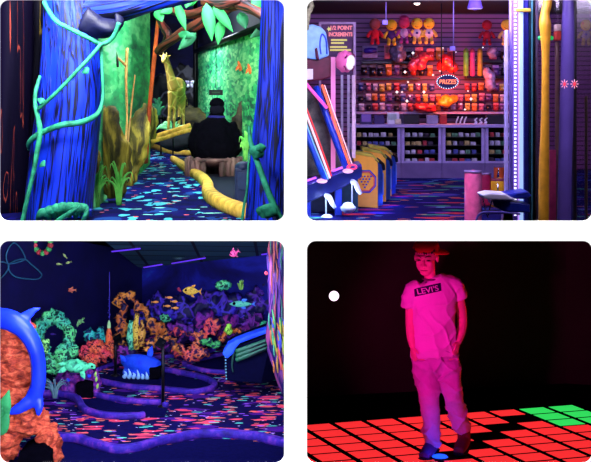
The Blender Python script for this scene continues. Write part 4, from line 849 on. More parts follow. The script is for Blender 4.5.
lt = bar('light_panel', 519.5,523.5,-10,236,DK-.02,glow('ice_light', (165,200,255), .85), .04, .008); bar('blue_trim', 523.5,529,-10,236,DK+.02,plain('deep_blue_metal', (52,50,150), .2, .7))
bar('violet_trim', 518,519.5,-10,236,DK-.01,glow('violet_line', (200,150,250), .9), .03, 0)
bar('dark_frame', 529,535,-10,236,DK,plain('teal_black_metal', (22,36,48), .25, .5)); bar('teal_edge', 531.5,533,-10,236,DK-.01,plain('teal_metal', (60,120,130), .25, .4), .02, .003); bar('grey_edge', 535,538.5,-10,236,DK+.02,plain('plum_grey_metal', (92,80,110), .35))
bar('brown_edge', 573.5,577,-10,236,DK,plain('black_brown', (24,18,22), .4)); bar('olive_edge', 586,588,96,236,DK+.05,plain('olive_edge_metal', (120,108,70), .4))
m = MB(); m.px([(577,-10),(610,-10),(610,236),(577,236)], DK+.02, .012); m.build('glass_pane', glassm('smoky_glass', (228,224,228), .2, .06), cm, smooth=False)
m = MB(); m.px([(538,-10),(573,-10),(573,236),(538,236)], DK+.3, .012); m.build('glass_pane', glassm('tinted_glass', (225,220,226), .1, .05), cm, smooth=False)
am2 = plain('amber_pole', (205,148,34), .4, var=.2)
m = MB(); m.tube([P(549,-12,DK-.1),P(547,5,DK-.1),P(545,14,DK-.1),P(545,24,DK-.1),P(545.5,34,DK-.1),P(545.5,60,DK-.1),P(545,120,DK-.1),P(544,170,DK-.1),P(543.5,236,DK-.1)], [4.5*SK,4.6*SK,4.5*SK,6*SK,5.2*SK,3.8*SK,4.2*SK,5.2*SK,5.2*SK], 16); m.build('amber_pole', am2, cm)
m = MB(); m.tube([P(568,-12,DK-.05),P(568,20,DK-.05),P(567,90,DK-.05),P(565,170,DK-.05),P(564,236,DK-.05)], [(4.5*SK,3*SK),(6.2*SK,4*SK),(7*SK,4*SK),(7*SK,4*SK),(7*SK,4*SK)], 16); m.build('purple_pole', plain('frosted_violet', (100,80,160), .35, var=.25, scale=3), cm)
m = MB(); m.tube([P(557,42,DK+.2),P(557,150,DK+.2),P(556,236,DK+.2)], 2.2*SK, 10); m.build('brown_rod', plain('brown_rod', (120,86,80), .5), cm)
for x in (540,551.5): m = MB(); m.ell(P(x,38,DK-.05), (2.2*SK,.02,2.2*SK), 12, 8); m.build('green_lamp', glow('green_lamp', (20,190,90), .7), cm)
m = MB(); m.box(P(557.5,36,DK+.15), (3.2*SK,.05,5*SK)); m.build('red_knob', plain('red_knob', (190,60,50), .5), cm, smooth=False, bevel=.01); m = MB(); m.box(P(557.5,28,DK+.15), (3*SK,.05,3.6*SK)); m.build('beige_knob', plain('beige_knob', (190,160,150), .5), cm, smooth=False, bevel=.01)
m = MB(); m.px([(549,150),(556,150),(556,236),(547,236)], DK+.12, .03); m.build('pink_strip', plain('pink_strip', (215,70,120), .5), cm, smooth=False)
bar('gold_clip', 516,531,8,12,DK-.06,plain('gold_clip', (200,160,60), .3, .5), .03)
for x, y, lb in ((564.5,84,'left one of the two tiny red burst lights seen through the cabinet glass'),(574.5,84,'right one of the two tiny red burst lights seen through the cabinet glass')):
    D = 10.3; t = thing('burst_light', lb, 'light', P(x,y,D)); s = S(D)  # the lettered sign's red reflection, built as glowing shapes
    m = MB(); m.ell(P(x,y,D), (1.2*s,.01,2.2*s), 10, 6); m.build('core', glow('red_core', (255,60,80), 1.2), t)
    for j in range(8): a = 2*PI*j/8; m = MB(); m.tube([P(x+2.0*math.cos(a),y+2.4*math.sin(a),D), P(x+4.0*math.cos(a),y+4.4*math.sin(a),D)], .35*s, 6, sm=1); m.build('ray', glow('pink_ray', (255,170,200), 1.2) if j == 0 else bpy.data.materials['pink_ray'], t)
# unseen fill lamps added to light the arcade; pink and console glow follow
area('arcade_lamp_wall', (2.2,16.6,2.45), (2.2,19.6,1.0), 34, (190,160,255), 3.2, .5)
area('arcade_lamp_wall_right', (4.4,17.0,2.45), (4.4,19.6,1.0), 32, (190,150,235), 1.6, .5)
area('arcade_lamp_right', (2.9,8.9,2.4), (2.35,10.7,.7), 42, (205,190,235), .8, .5)  # added to lift the dark poles of the glass cabinet
area('arcade_lamp_mid', (1.8,14.6,2.5), (2.0,17.5,.3), 78, (190,175,255), 3.0, 1.0)
area('arcade_lamp_front', (1.0,10.4,2.45), (1.1,13.0,.3), 210, (215,200,255), 2.0, .8)
spot('pink_side_lamp', (.5,10.4,1.6), P(470,200,11.3), 60, (255,50,120), .25, .1)

point('console_underglow', P(322,203,12.2), 3.5, (190,215,255), .03)
point('console_underglow', P(350,194,12.2), 3.0, (170,190,255), .03)
# ================================================================ lower left: blacklight sea golf, floor at z = Z3
def G3(x, y): return G(x, y, Z3)
slab('floor.003', -8.2, -.012, DW+.01, 28.2, Z3-.1, Z3, carpet('reef_carpet', (9,8,66), [
    ((70,22,120), 3.2, .36, .5, .3, (.5,1,1), .9),
    ((232,72,92), 5.2, .27, .55, .15, (.42,1,1), 1.1),
    ((240,120,90), 8.5, .19, .5, -.1, (.42,1,1), .8),
    ((8,6,50), 7.0, .20, .5, .2, (.4,1,1), .8),
    ((90,215,170), 7, .15, .34, .1, (.32,1,1), .5),
    ((150,90,210), 8, .15, .3, -.2, (.4,1,1), .5),
    ((230,225,235), 14.0, .12, .14, .1, (.5,1,1), .2)], (16,8,52)))
cA, cB, cC = P(142,268,24), P(284,253,22), P(105,241,21)
def ceil_z(x, y):
    n_ = (cB-cA).cross(cC-cA); return cA.z-(n_.x*(x-cA.x)+n_.y*(y-cA.y))/n_.z
wl0 = V((-8.1,11)); wl1 = V((-6.2,16))
def Dl(x): return 12.43/(.39+(295.5-x)/1200)-.07     # how far the left sea wall stands along column x
_=0; wl2 = V((cA.x,24.0)); wr = V((-.012,21.86))
def wallseg(name, a, b_, z0, z1a, z1b, mat, th=.12):
    d = (b_-a).normalized(); nn = V((-d.y, d.x))*th; m = MB(); pts = [V((a.x,a.y,z0)), V((b_.x,b_.y,z0)), V((b_.x,b_.y,z1b)), V((a.x,a.y,z1a))]; m.prism(pts, (nn.x,nn.y,0)); return struct(name, m, mat)
seawall = clouds('night_sea_mural', [(.3,(6,6,60)),(.46,(14,14,100)),(.56,(26,34,150)),(.66,(30,100,180)),(.8,(70,190,190))], .9, (.7,1,1.2), 5, distort=.4)
wallseg('wall_sea_left', wl0, wl1, Z3, -.1, -.1, nightblue); wallseg('wall_sea_left', wl1, wl2, Z3, -.1, cA.z+.3, nightblue)
wallseg('wall_sea_back', wl2, wr, Z3, cA.z, ceil_z(*wr), seawall)
m_, nt, b = mk('teal_ceiling_tile', .8); br_ = N(nt, 'ShaderNodeTexBrick', Scale=1.0); br_.inputs['Color1'].default_value = L4((22,52,72)); br_.inputs['Color2'].default_value = L4((36,74,88)); br_.inputs['Mortar'].default_value = L4((6,16,36)); br_.inputs['Mortar Size'].default_value = .03; br_.inputs['Brick Width'].default_value = 1.1; br_.inputs['Row Height'].default_value = .55; br_.offset = 0
nt.links.new(coords(nt), br_.inputs['Vector']); nt.links.new(br_.outputs[0], b.inputs['Base Color'])
br_.inputs['Color1'].default_value = L4((34,74,92)); br_.inputs['Color2'].default_value = L4((56,106,118))
pc = [(cA.x-.05,24.05),(-.012,21.9),(-.012,17.6),(-3.6,17.6)]
print('ceil z', [ceil_z(*p) for p in pc])
m = MB(); m.prism([V((x,y,ceil_z(x,y))) for x, y in pc], (0,0,.05)); struct('ceiling.001', m, m_)
m = MB(); m.prism([V((-8.2,DW+.02,.25)), V((-.012,DW+.02,.25)), V((-.012,15.0,ceil_z(-1,15)+.02)), V((-8.2,15.0,ceil_z(-1,15)+.02))], (0,0,.03)); 
slab('ceiling.002', -8.2, -.012, RE, 28.2, -.08, -.03, black)
def cpt(x, y):      # a point on the sloping ceiling under pixel x, y
    d = V(((x-CX)/F, 1, -(y-YH)/F)); n_ = (cB-cA).cross(cC-cA); o0 = V((0,0,H)); k = (cA-o0).dot(n_)/d.dot(n_); return o0+d*k
pg = glow('violet_tube_glow', (98,54,235), 1.0)
for x0,y0,x1,y1,lb in ((172,262,205,256.5,'long violet light tube on the ceiling above the dark sea mural'),(144,266,162,263,'violet light tube at the left end of the ceiling edge'),(112,250,140,247,'violet light tube at the far left of the ceiling'),(262,253,276,251,'short violet light tube at the right end of the ceiling')):
    a, b_ = cpt(x0,y0), cpt(x1,y1); t = thing('tube_light', lb, 'light', (a+b_)/2); m = MB(); m.tube([a+V((0,0,-.02)), b_+V((0,0,-.02))], .022, 8, sm=1); m.build('tube', pg, t); m = MB(); m.tube([a+V((0,0,.005)), b_+V((0,0,.005))], .03, 6, sm=1); m.build('housing', plain('dark_housing', (20,20,50)), t)
a = cpt(179,257); t = thing('ceiling_lamp', 'pale oval lamp recessed in the teal ceiling', 'light', a); m = MB(); m.ell(a+V((0,0,-.02)), (.10,.12,.02), 16, 6); m.build('lens', plain('grey_green_lens', (100,150,140)), t); m = MB(); m.tube([a+V((.115*math.cos(k),.135*math.sin(k),-.01)) for k in [2*PI*j/16 for j in range(17)]], .012, 6, up=(0,0,1), sm=1, caps=False); m.build('rim', plain('grey_rim', (60,90,95)), t)
# carpet edges
purp = clouds('purple_kerb_paint', [(.3,(30,12,92)),(.5,(50,25,140)),(.7,(120,52,160))], 6, bmp=.3); felt = plain('night_felt', (9,9,58), .95, spec=.03)
def kerb(label, pts, r, sq=.55):
    q = [G3(x,y) for x,y in pts]; m = MB(); rr = r if isinstance(r, list) else [r]*len(q)
    m.tube([p+V((0,0,k*.9)) for p, k in zip(q, rr)], [(k, k*.95) for k in rr], 12, up=(0,0,1), sm=5, sq=sq, fn=lambda u,a: 1+.04*math.sin(u*50+a)); return tag(m.build('kerb', purp), label, 'kerb')
def feltp(label, pts):
    m = MB(); m.prism([G3(x,y)+V((0,0,.004)) for x,y in pts], (0,0,.004)); return tag(m.build('putting_felt', felt, smooth=False), label, 'golf green')
kerb('long purple kerb curving across the very front of the sea golf floor', [(46,438),(62,441),(80,443),(95,448),(110,452),(126,453),(142,450),(160,445),(180,441),(198,438),(215,437),(235,438),(255,440),(270,443),(292,449)], .062)
feltp('dark felt area in front of the long foremost kerb', [(40,475),(40,441),(62,443),(80,445),(95,450),(110,454),(126,455),(142,452),(160,447),(180,443),(198,440),(215,439),(235,440),(255,442),(270,445),(292,451),(292,475)])
kerb('purple kerb bending in front of the rock tunnel', [(40,396),(52,396),(64,397),(74,400),(79,404),(82,410),(90,415),(104,418),(120,419),(136,419),(144,418)], .052)
feltp('dark felt lane leading into the rock tunnel', [(79,400),(100,398),(120,404),(142,406),(168,409),(165,417),(144,417),(120,418),(104,417),(90,414),(82,409)])
kerb('straight purple kerb right of the rock tunnel', [(90,395),(104,399),(122,402),(140,404),(160,405),(166,408)], .046)
kerb('looping purple kerb around the blue whale lane', [(96,382),(108,385),(124,388),(142,390),(160,391),(178,393),(196,394),(210,391),(215,387),(211,383),(200,379),(186,376),(172,373),(156,371)], .046)
feltp('dark felt inside the looping kerb beneath the blue whale', [(96,381),(108,384),(124,387),(142,389),(160,390),(178,392),(196,392),(208,390),(212,387),(208,383),(198,380),(184,377),(170,374),(150,370),(110,372)])
kerb('purple kerb near the boat\'s left end, pointed at the left', [(226,374),(210,373),(198,371),(188,368),(184,365.5),(190,363),(204,360),(222,356)], .038)
feltp('dark felt inside the pointed kerb beside the boat', [(226,373),(210,372),(198,370),(188,366),(200,362),(224,356)])
kerb('far purple kerb at the foot of the coral bank', [(96,372),(112,366),(130,362),(150,360),(170,358),(196,355),(215,351)], .038)
# neon rocks and corals
def c3(name, label, ells, mat, D, vox=.03, amp=.06, fr=4, dep=1.0, cat='coral', group=None, det=4):
    m = MB()
    for e in ells:
        x, y, rx, ry = e[:4]; dd = e[4] if len(e) > 4 else 0
        m.ell(P(x,y,D+dd), (rx*S(D), max(rx,ry)*.6*S(D)*dep, ry*S(D)), 16, 10)
    return tag(m.build(name, mat, remesh=vox, disp=(amp, fr, det)), label, cat, group)
def c3path(name, label, pts, rad, mat, D, vox=.03, amp=.05, fr=5, cat='coral'):
    m = MB(); m.tube([P(x,y,D+(p[0] if p else 0)) for x,y,*p in pts], [r*S(D) for r in (rad if isinstance(rad, list) else [rad]*len(pts))], 14, sm=4); return tag(m.build(name, mat, remesh=vox, disp=(amp, fr, 4)), label, cat)
def branchy(name, label, x, y, w, h, D, mat, n, seed, r=1.1, cat='coral'):
    rr = random.Random(seed); m = MB()
    for k in range(n):
        a = -.9+1.8*(k+.5)/n+rr.uniform(-.12,.12); L = h*rr.uniform(.6,1); p0 = P(x+a*w*.15,y,D); p1 = P(x+a*w*.35,y-L*.5,D+rr.uniform(-.15,.15)); p2 = P(x+a*w*.5+rr.uniform(-1,1),y-L,D+rr.uniform(-.2,.2))
        m.tube([p0,p1,p2], [r*1.2*S(D),r*S(D),r*.5*S(D)], 7, sm=3)
        for q in range(2):
            bq = p1.lerp(p2, .1+.4*q); m.tube([bq, bq+V((rr.uniform(-1,1)*w*.12*S(D), 0, L*.22*S(D)))], [r*.8*S(D), r*.3*S(D)], 6, sm=1)
    return tag(m.build(name, mat), label, cat)
grn = ridge('green_coral_paint', (96,225,120), (8,62,50), 11, .13, (60,190,140)); redl = ridge('red_coral_paint', (235,84,80), (54,10,70), 8, .12, (235,130,70)); orl = ridge('orange_edge_paint', (225,150,50), (24,10,50), 7, .12, (190,100,40))
tl = ridge('teal_coral_paint', (50,200,170), (8,40,80), 8, .12); indg = ridge('indigo_coral_paint', (58,50,190), (10,8,64), 4, .07, (90,40,150)); mag = ridge('magenta_coral_paint', (150,40,130), (26,8,70), 5, .08, (90,36,160))
orr = clouds('orange_rock_paint', [(.35,(96,26,30)),(.5,(190,70,48)),(.68,(232,120,80))], 9, bmp=.6)
# green ring coral
m = MB(); m.tube([P(53+15.5*math.cos(a)*1.05, 337+19*math.sin(a), 19.6) for a in [math.radians(-230+d) for d in range(0,300,20)]], [v*S(19.6) for v in (6,6,6,6,6.4,6.6,6.8,6.8,6.6,6.2,6,6,6,6.4,6.4)], 14, sm=3)
tag(m.build('ring_coral', grn, remesh=.026, disp=(.05, 9)), 'big ring of bright green coral on the left', 'coral')
c3('green_coral', 'low green coral mounds at the foot of the green ring', [(50,362,9,9),(62,356,9,11),(70,350,8,9),(44,352,5,8),(58,368,9,7)], grn, 19.3, .026, .07, 7)
c3('green_coral', 'small pale green coral knob inside the green ring', [(45,343,4.5,5),(46,350,3.5,4)], ridge('lime_coral_paint', (150,235,110), (20,90,50), 12, .1), 19.0, .02, .03, 9)
# coral bank, left to right
c3('orange_coral', 'spiky red and orange coral bank right of the green ring', [(84,352,7,7),(93,350,8,8),(102,352,7,6),(110,350,6,6),(90,358,9,5)], ridge('red_orange_spikes', (240,110,60), (70,14,40), 12, .14, (225,70,80)), 20.3, .026, .12, 8)
c3('teal_coral', 'dark teal coral behind the orange bottle', [(92,338,6,8),(100,336,5,9),(104,344,5,7)], tl, 21.0, .028, .10, 7)
c3('magenta_coral', 'dark magenta coral between the bottle and the yellow arch', [(121,352,5,8),(128,356,6,6),(116,358,5,4)], mag, 20.8, .028, .09, 6)
c3path('yellow_arch_coral', 'tall yellow-edged coral arch leaning over green fingers', [(123,352),(121,338),(122,322),(121,308),(122,299),(127,296),(133,299),(138,306),(145,312),(150,322),(157,330),(166,338)], [4.5,4,4.2,4,4.2,4.6,4,3.6,3.6,3.6,3.8,4], orl, 21.2, .028, .13, 6)
c3path('yellow_ridge_coral', 'yellow-edged ridge of coral right of the whale\'s tail', [(146,352),(152,343),(160,338),(170,341),(176,348),(182,356)], [2.6,2.8,3.2,3,2.6,2.2], orl, 20.6, .026, .10, 7)
c3path('red_coral', 'red branching coral ridge in the middle of the bank', [(148,328,.3),(158,332),(168,333),(178,332),(190,335),(200,336),(204,328),(211,323),(214,330),(206,336),(196,343),(186,352)], [2.2,2.6,2.6,2.4,2.6,3.0,3.4,3.6,2.8,2.6,2.6,2.2], redl, 21.3, .028, .11, 6)
c3('red_coral', 'round red coral mound low on the bank left of the boat', [(198,352,7,6),(190,356,8,5),(206,354,6,5),(180,350,5,5)], redl, 20.9, .028, .10, 7)
c3('green_coral', 'dark green coral fan beside the low red mound', [(206,342,7,4),(216,345,6,3.5)], ridge('leaf_green_paint', (70,190,90), (10,60,60), 9, .12), 20.5, .026, .06, 7)
c3path('orange_coral', 'thin orange coral zigzag against the boat\'s left end', [(222,340),(229,326),(233,332),(238,329),(243,336),(247,340)], [2,2.2,1.8,1.8,1.6,1.4], ridge('orange_zigzag', (240,130,50), (90,20,50), 12, .14), 21.0, .024, .06, 8)
c3('lime_coral', 'small lime coral cup just left of the boat\'s bow', [(229,331,4,4.5),(229,325,3,2)], ridge('lime_cup', (160,235,70), (40,90,30), 14, .14), 20.6, .02, .03, 9)
c3('green_coral', 'small flat green coral high on the bank left of the red ridge', [(165,319,5,4),(163,317,3,3)], grn, 21.6, .024, .05, 8)
c3('green_coral', 'tiny green coral tuft above the red ridge', [(206,316,3.4,2.2),(203,318,2.5,2)], grn, 22.0, .022, .04, 8)
c3('teal_coral', 'teal coral leaves just right of the boat\'s left corner, against the coral column', [(266,330,5,8),(261,336,4,5)], ridge('teal_green_paint', (60,200,120), (10,60,70), 9, .1), 20.2, .026, .08, 6)
for k, (x, y, h_, lb) in enumerate(((131,349,28,'leftmost'),(136.5,348,34,'middle'),(142,346,26,'rightmost'))):
    m = MB(); m.tube([P(x,y,20.7), P(x-.6,y-h_*.5,20.7), P(x+.5,y-h_,20.75)], [(3.0*S(20.7)),(3.6*S(20.7)),(1.6*S(20.7))], 12); tag(m.build('finger_coral', (ridge('finger_green', (110,225,150), (20,110,90), 10, .12), ridge('finger_yellow', (220,190,60), (110,70,20), 10, .12), ridge('finger_amber', (215,160,60), (90,50,20), 10, .12))[k], disp=(.03,6)), f'{lb} of the three upright coral fingers under the yellow arch', 'coral')
# dark far reef below the mural
for k, (es, mt, lb) in enumerate((([(160,312,12,16),(176,306,14,14),(190,314,14,14),(204,306,12,10)], indg, 'dark indigo reef in the middle distance under the mural sky'),([(150,322,12,22),(140,318,10,18)], indg, 'dark indigo reef behind the yellow arch'),([(216,302,12,12),(232,310,14,14),(250,316,14,12),(258,300,10,14),(270,296,9,16)], indg, 'dark indigo reef on the right behind the shark'),([(222,328,13,12),(240,326,13,12),(256,324,10,10),(205,320,10,9)], mag, 'dark magenta reef behind the boat'),([(180,332,16,12),(160,340,16,12),(200,338,12,10)], mag, 'dark magenta reef behind the red coral ridge'))):
    c3('far_reef', lb, es, mt, 22.0 if k > 2 else 22.3, .045, .16, 3, .5)
# orange bottle with bubble chain
t = thing('bottle_buoy', 'upright orange bottle-shaped buoy with a pale tip', 'buoy', P(109,352,20.4)); s = S(20.4)
m = MB(); m.tube([P(109,352,20.4),P(109,346,20.4),P(109,336,20.4),P(109,330,20.4),P(109,327,20.4)], [2.6*s,3.6*s,3.4*s,2.2*s,1.4*s], 14); m.build('body', ridge('orange_spotted', (235,110,50), (150,40,40), 14, .2), t); m = MB(); m.tube([P(109,328,20.4),P(109,324,20.4),P(109,320.5,20.4)], [1.8*s,1.8*s,.5*s], 12); m.build('tip', plain('pale_green', (170,230,140)), t)
t = thing('bubble_chain', 'faint violet bubble chain hanging above the orange buoy', 'chain', P(109,318,20.4)); vb = plain('violet_bubble', (60,50,160))
for k in range(11): m = MB(); m.ell(P(109+math.sin(k*2.1)*.8,317-k*2.2,20.4), (.9-.04*k)*s, 8, 6); m.build('bubble', vb, t)
m = MB(); m.tube([P(109.5,320,20.42), P(109.5,272,20.42)], .006, 6, sm=1); m.build('cord', vb, t)
# whale tunnel
t = thing('whale_tunnel', 'blue whale shaped golf tunnel with an open dark mouth and raised tail', 'golf obstacle', G3(140,378)); D = 20.1; s = S(D)
whb = clouds('whale_blue_paint', [(.3,(12,50,200)),(.7,(30,100,240))], 5, bmp=.2)
m = MB(); m.tube([P(122,360,D+.2),P(130,362,D+.1),P(140,363,D),P(150,366,D-.05),P(158,369,D-.1)], [(3*s,4*s),(7*s,8*s),(9*s,9*s),(9*s,9.5*s),(8*s,8*s)], 20, up=(0,0,1), sm=5); m.ell(P(128,372,D+.1), (6*s,6*s,4*s)); m.ell(P(140,373,D), (12*s,7*s,5*s)); wb = m.build('body', whb, t, remesh=.025, sm_it=3)
m = MB(); m.leaf(P(149,358,D), P(152,346,D+.05), 6*s, (0,-1,0), .1, .04); m.build('tail_fin', whb, t); m = MB(); m.leaf(P(126,362,D), P(120,355,D), 5*s, (0,-1,0), .1, .04); m.build('side_fin', whb, t)
m = MB(); m.px([(149,369),(161,368),(160,377.5),(150,379)], D-.32, .34); m.build('mouth_opening', black, t, smooth=False);  # solid black block, the mouth's inner shade put into its colour
wc = plain('ice_white_paint', (150,205,240)); 
for k in range(6): m = MB(); yt = (371,369,373,370,374,372)[k]; m.tube([P(124+k*4.4,yt,D-.19),P(126+k*4.2,374+k*.4,D-.23),P(124.2+k*4.6,377+k*.2,D-.2)], [.5*s,1.5*s,2.2*s], 8); m.build('splash', wc, t)
# posts with sign plates
for x, y0, y1, lb, dx in ((115.5,338,376,'black sign post standing left of the whale tunnel',-1),(163,342,407,'black sign post with a slanted plate right of the whale tunnel',1)):
    b0 = G3(x,y1); D = b0.y; t = thing('sign_post', lb, 'post', b0); m = MB(); m.tube([b0, P(x,y0,D)], .026, 8, sm=1); m.build('pole', dark_metal, t); m = MB(); m.box(P(x-dx*2.4,y0+1,D-.03), (4.2*S(D),.10,.012), Quaternion((0,1,0), dx*.6) @ Quaternion((1,0,0), .5)); m.build('plate', dark_metal, t, smooth=False, bevel=.004)
    m = MB(); m.tube([b0, b0+V((0,0,.02))], .08, 14, sm=1); m.build('base', dark_metal, t)
# rock tunnel with turtle
D = 18.9; s = S(D); t = thing('rock_tunnel', 'purple speckled rock tunnel with a square dark opening', 'golf obstacle', G3(78,398))
m = MB(); 
for x, y, rx, ry, dd in ((66,378,10,8,.1),(78,376,14,7,0),(90,378,8,7,0),(68,388,9,12,.05),(96,384,3.5,14,-.05),(84,375,12,6,0),(72,394,4,8,-.02),(97,392,3,7,-.05)): m.ell(P(x,y,D+dd), (rx*s, 8*s, ry*s), 16, 10)
m.build('rock_body', clouds('purple_speckled_rock', [(.35,(44,12,84)),(.5,(98,30,130)),(.62,(150,44,120)),(.74,(70,70,200))], 12, bmp=.6), t, remesh=.028, disp=(.05, 8))
m = MB(); m.px([(76,384),(85,381),(93,382),(93.5,397),(90,400),(77,400)], D-.19, .3); m.build('opening', black, t, smooth=False)  # solid block in black for the shade inside the tunnel
bs_ = plain('blue_barnacle', (40,50,210)); lg2 = plain('lime_sprout', (170,235,90))
for x, y in ((68,380),(83,377),(89,376)): m = MB(); m.ell(P(x,y,D-.2), (2.2*s,1.4*s,2.0*s), 10, 7); m.build('barnacle', bs_, t)
for x, y in ((95,374),(96,379),(97,386)): m = MB(); m.leaf(P(x,y+3,D-.2), P(x+1,y-3,D-.22), 2.4*s); m.build('sprout', lg2, t)
def turtle(name, label, x, y, L, D, mat, tilt=0, flat=True, nm='turtle'):
    t = thing(nm, label, 'turtle', P(x,y+L*.3,D)); s = S(D); q = Quaternion((0,1,0), tilt)
    def o(dx, dz, dy=0): return P(x,y,D)+q @ V((dx*s, dy*s, dz*s))
    m = MB(); m.ell(P(x,y,D), (L*.34*s, L*.26*s, L*.17*s), 18, 10, q); m.build('shell', mat, t)
    m = MB(); m.tube([o(L*.26,0), o(L*.38,L*.05), o(L*.50,L*.02)], [L*.07*s,L*.085*s,L*.05*s], 10); hd = m.build('head', mat, t); m = MB(); m.ell(o(L*.43,L*.06,-L*.08), L*.025*s, 6, 5); m.build('eye', black, hd)
    for a, b_ in (((.16,-.04),(.30,-.26)),((-.2,-.03),(-.42,-.18)),((.1,.1),(.02,.24)),((-.24,.04),(-.44,.06))):
        m = MB(); m.leaf(o(a[0]*L,a[1]*L,-L*.12), o(b_[0]*L,b_[1]*L,-L*.2), L*.13*s, (0,-1,0), .1, .02); m.build('flipper', mat, t)
tg = ridge('turtle_green', (90,230,150), (20,110,80), 10, .25)
turtle('turtle', 'green sea turtle statue lying on top of the purple rock tunnel', 76, 366, 38, 18.6, tg, .12, nm='turtle_statue')
turtle('turtle', 'small green turtle swimming on the dark wall above the coral bank', 80, 322, 12, Dl(80), ridge('turtle_lime', (150,230,130), (40,120,70), 20, .2), -.7, nm='hanging_turtle')
clump('purple-green sea grass at the foot of the rock tunnel, left side', 55,398,18,24,14,18.4, clouds('sea_grass', [(.3,(50,70,100)),(.7,(110,160,140))], 6), 21, 'sea_grass', 1.5)
# boat
D = 18.6; s = S(D); t = thing('boat', 'beached boat hull with blue gunwale, green planks and a dark underside', 'boat', G3(255,382))
m = MB(); m.prism([P(223,356,D),P(227,350,D),P(268,334,D+.1),P(272,338,D+.1),P(276,380,D+.3),P(262,383.5,D),P(226,381,D)], (0,1.0,0)); m.build('hull', plain('midnight_hull', (5,6,34), .8, spec=.03), t, smooth=False, bevel=.02)
grp = grain('green_plank_paint', (34,110,60), (6,26,30), (24,80,60), 8, .1, .1)
for k in range(3): m = MB(); m.tube([P(236,351.5+k*4.2,D-.05),P(252,346+k*3.9,D-.03),P(267,340.5+k*3.6,D+.02)], [(2.3*s,.03),(2.5*s,.03),(2.3*s,.03)], 10, up=(0,-1,0)); m.build('plank', grp, t)
blg = clouds('gunwale_blue', [(.3,(14,50,190)),(.7,(30,90,240))], 4)
m = MB(); m.prism([P(222,354,D-.1),P(227,345,D-.06),P(236,340,D-.04),P(252,334,D),P(267,329,D+.04),P(268,333,D+.04),P(252,339,D),P(240,343.5,D-.04),P(236,348,D-.06),P(233,354,D-.08),P(227,359,D-.1)], (0,.3,0)); m.build('gunwale', blg, t, smooth=False, bevel=.02)
m = MB(); m.tube([P(234,352,D-.03),P(232,364,D-.03),P(233,372,D-.03)], [1.2*s,.9*s,.6*s], 8); m.build('green_drip', plain('dim_green', (16,60,50)), t)
for k in range(8): m = MB(); m.ell(P(225.5+.1*k,357+k*3.1,D-.03), .9*s, 8, 6); m.build('rivet', plain('pale_teal_rivet', (110,180,190)), t)
# coral column at the right edge
D = 16.6; s = S(D); t = thing('coral_column', 'tall multicoloured coral column at the right edge of the sea golf room', 'column', P(277,388,D))
def colfn(u, a): return 1+.12*math.sin(a*4+u*10)+.07*math.sin(a*9-u*24)
m = MB(); m.tube([P(285,225,D),P(283,260,D),P(282,300,D),P(281,335,D),P(283,360,D),P(288,392,D)], [(14*s,12*s),(14*s,12*s),(13.5*s,12*s),(14*s,12*s),(11*s,10*s),(7*s,7*s)], 30, sm=6, fn=colfn)
m.build('trunk', grain('rainbow_bark', (150,62,74), (22,16,74), (60,52,150), 9, .10, .20, dist=2), t)
cc = [(70,160,120),(210,120,60),(170,190,60),(230,90,90),(90,200,110),(190,150,60),(80,90,200)]
rr5 = random.Random(3)
for k in range(34):
    x = 270+rr5.random()*16; y = 318+rr5.random()*58; x += max(0,(y-345))*.18; h_ = rr5.uniform(8,22); m = MB(); dd = -.18-.02*rr5.random()
    m.tube([P(x,y+h_*.5,D+dd),P(x-1+rr5.uniform(-1,1),y,D+dd-.03),P(x-rr5.uniform(0,3),y-h_*.5,D+dd)], [.8*s,1.1*s,.4*s], 7, sm=3); m.build('coral_frond', bpy.data.materials.get('frond_%d' % (k%7)) or plain('frond_%d' % (k%7), cc[(k%7)], .6), t)
for k in range(22):
    x = 268+rr5.random()*17; y = 238+rr5.random()*78; h_ = rr5.uniform(12,34); m = MB()
    m.tube([P(x,y+h_*.5,D-.19),P(x+rr5.uniform(-.8,.8),y,D-.21),P(x+rr5.uniform(-1,1),y-h_*.5,D-.19)], [.4*s,.8*s,.3*s], 6, sm=3); m.build('coral_frond', bpy.data.materials.get('vine_%d' % (k%4)) or plain('vine_%d' % (k%4), ((196,90,96),(70,130,110),(120,70,150),(200,110,80))[k%4], .6), t)
# fish
def fish(name, label, x, y, L, hgt, D, mat, face=1, fins=None, cat='fish', group=None, tilt=0, small=False, thick=.45):
    s = S(D); q = Quaternion((0,1,0), tilt); base = P(x,y,D)
    def o(dx, dz, dy=0): return base+q @ V((dx*s*face, dy*s, dz*s))
    prof = [(-.38,.05),(-.30,.14),(-.12,.36),(.10,.48),(.28,.40),(.42,.20),(.5,.04)]
    def body(m): m.tube([o(a*L,0) for a, _ in prof], [(h_*hgt*s, h_*hgt*thick*s) for _, h_ in prof], 14, up=(0,-1,0), sm=3)
    def tail(m): m.prism([o(-.34*L,0,-.3), o(-.52*L,.42*hgt,-.3), o(-.46*L,0,-.3), o(-.52*L,-.42*hgt,-.3)], (0,.6*s,0))
    if small: m = MB(); body(m); tail(m); return tag(m.build(name, mat), label, cat, group)
    t = thing(name, label, cat, P(x,y+hgt/2,D), group)
    m = MB(); body(m); m.build('body', mat, t); m = MB(); tail(m); m.build('tail', fins or mat, t)
    m = MB(); m.leaf(o(.05*L,.38*hgt), o(-.18*L,.72*hgt), L*.14*s, (0,-1,0), .05, .01); m.build('dorsal_fin', fins or mat, t)
    m = MB(); m.leaf(o(.05*L,-.38*hgt), o(-.14*L,-.68*hgt), L*.12*s, (0,-1,0), .05, .01); m.build('belly_fin', fins or mat, t)
    m = MB(); m.ell(o(.32*L,.10*hgt,-hgt*thick*.38), .06*L*s, 8, 6); m.build('eye', black, t)
    return t
yf = ridge('yellow_fish_paint', (225,190,60), (150,90,30), 22, .25); of = plain('orange_fish_paint', (230,150,60)); lfz = plain('lime_fish_paint', (180,210,110))
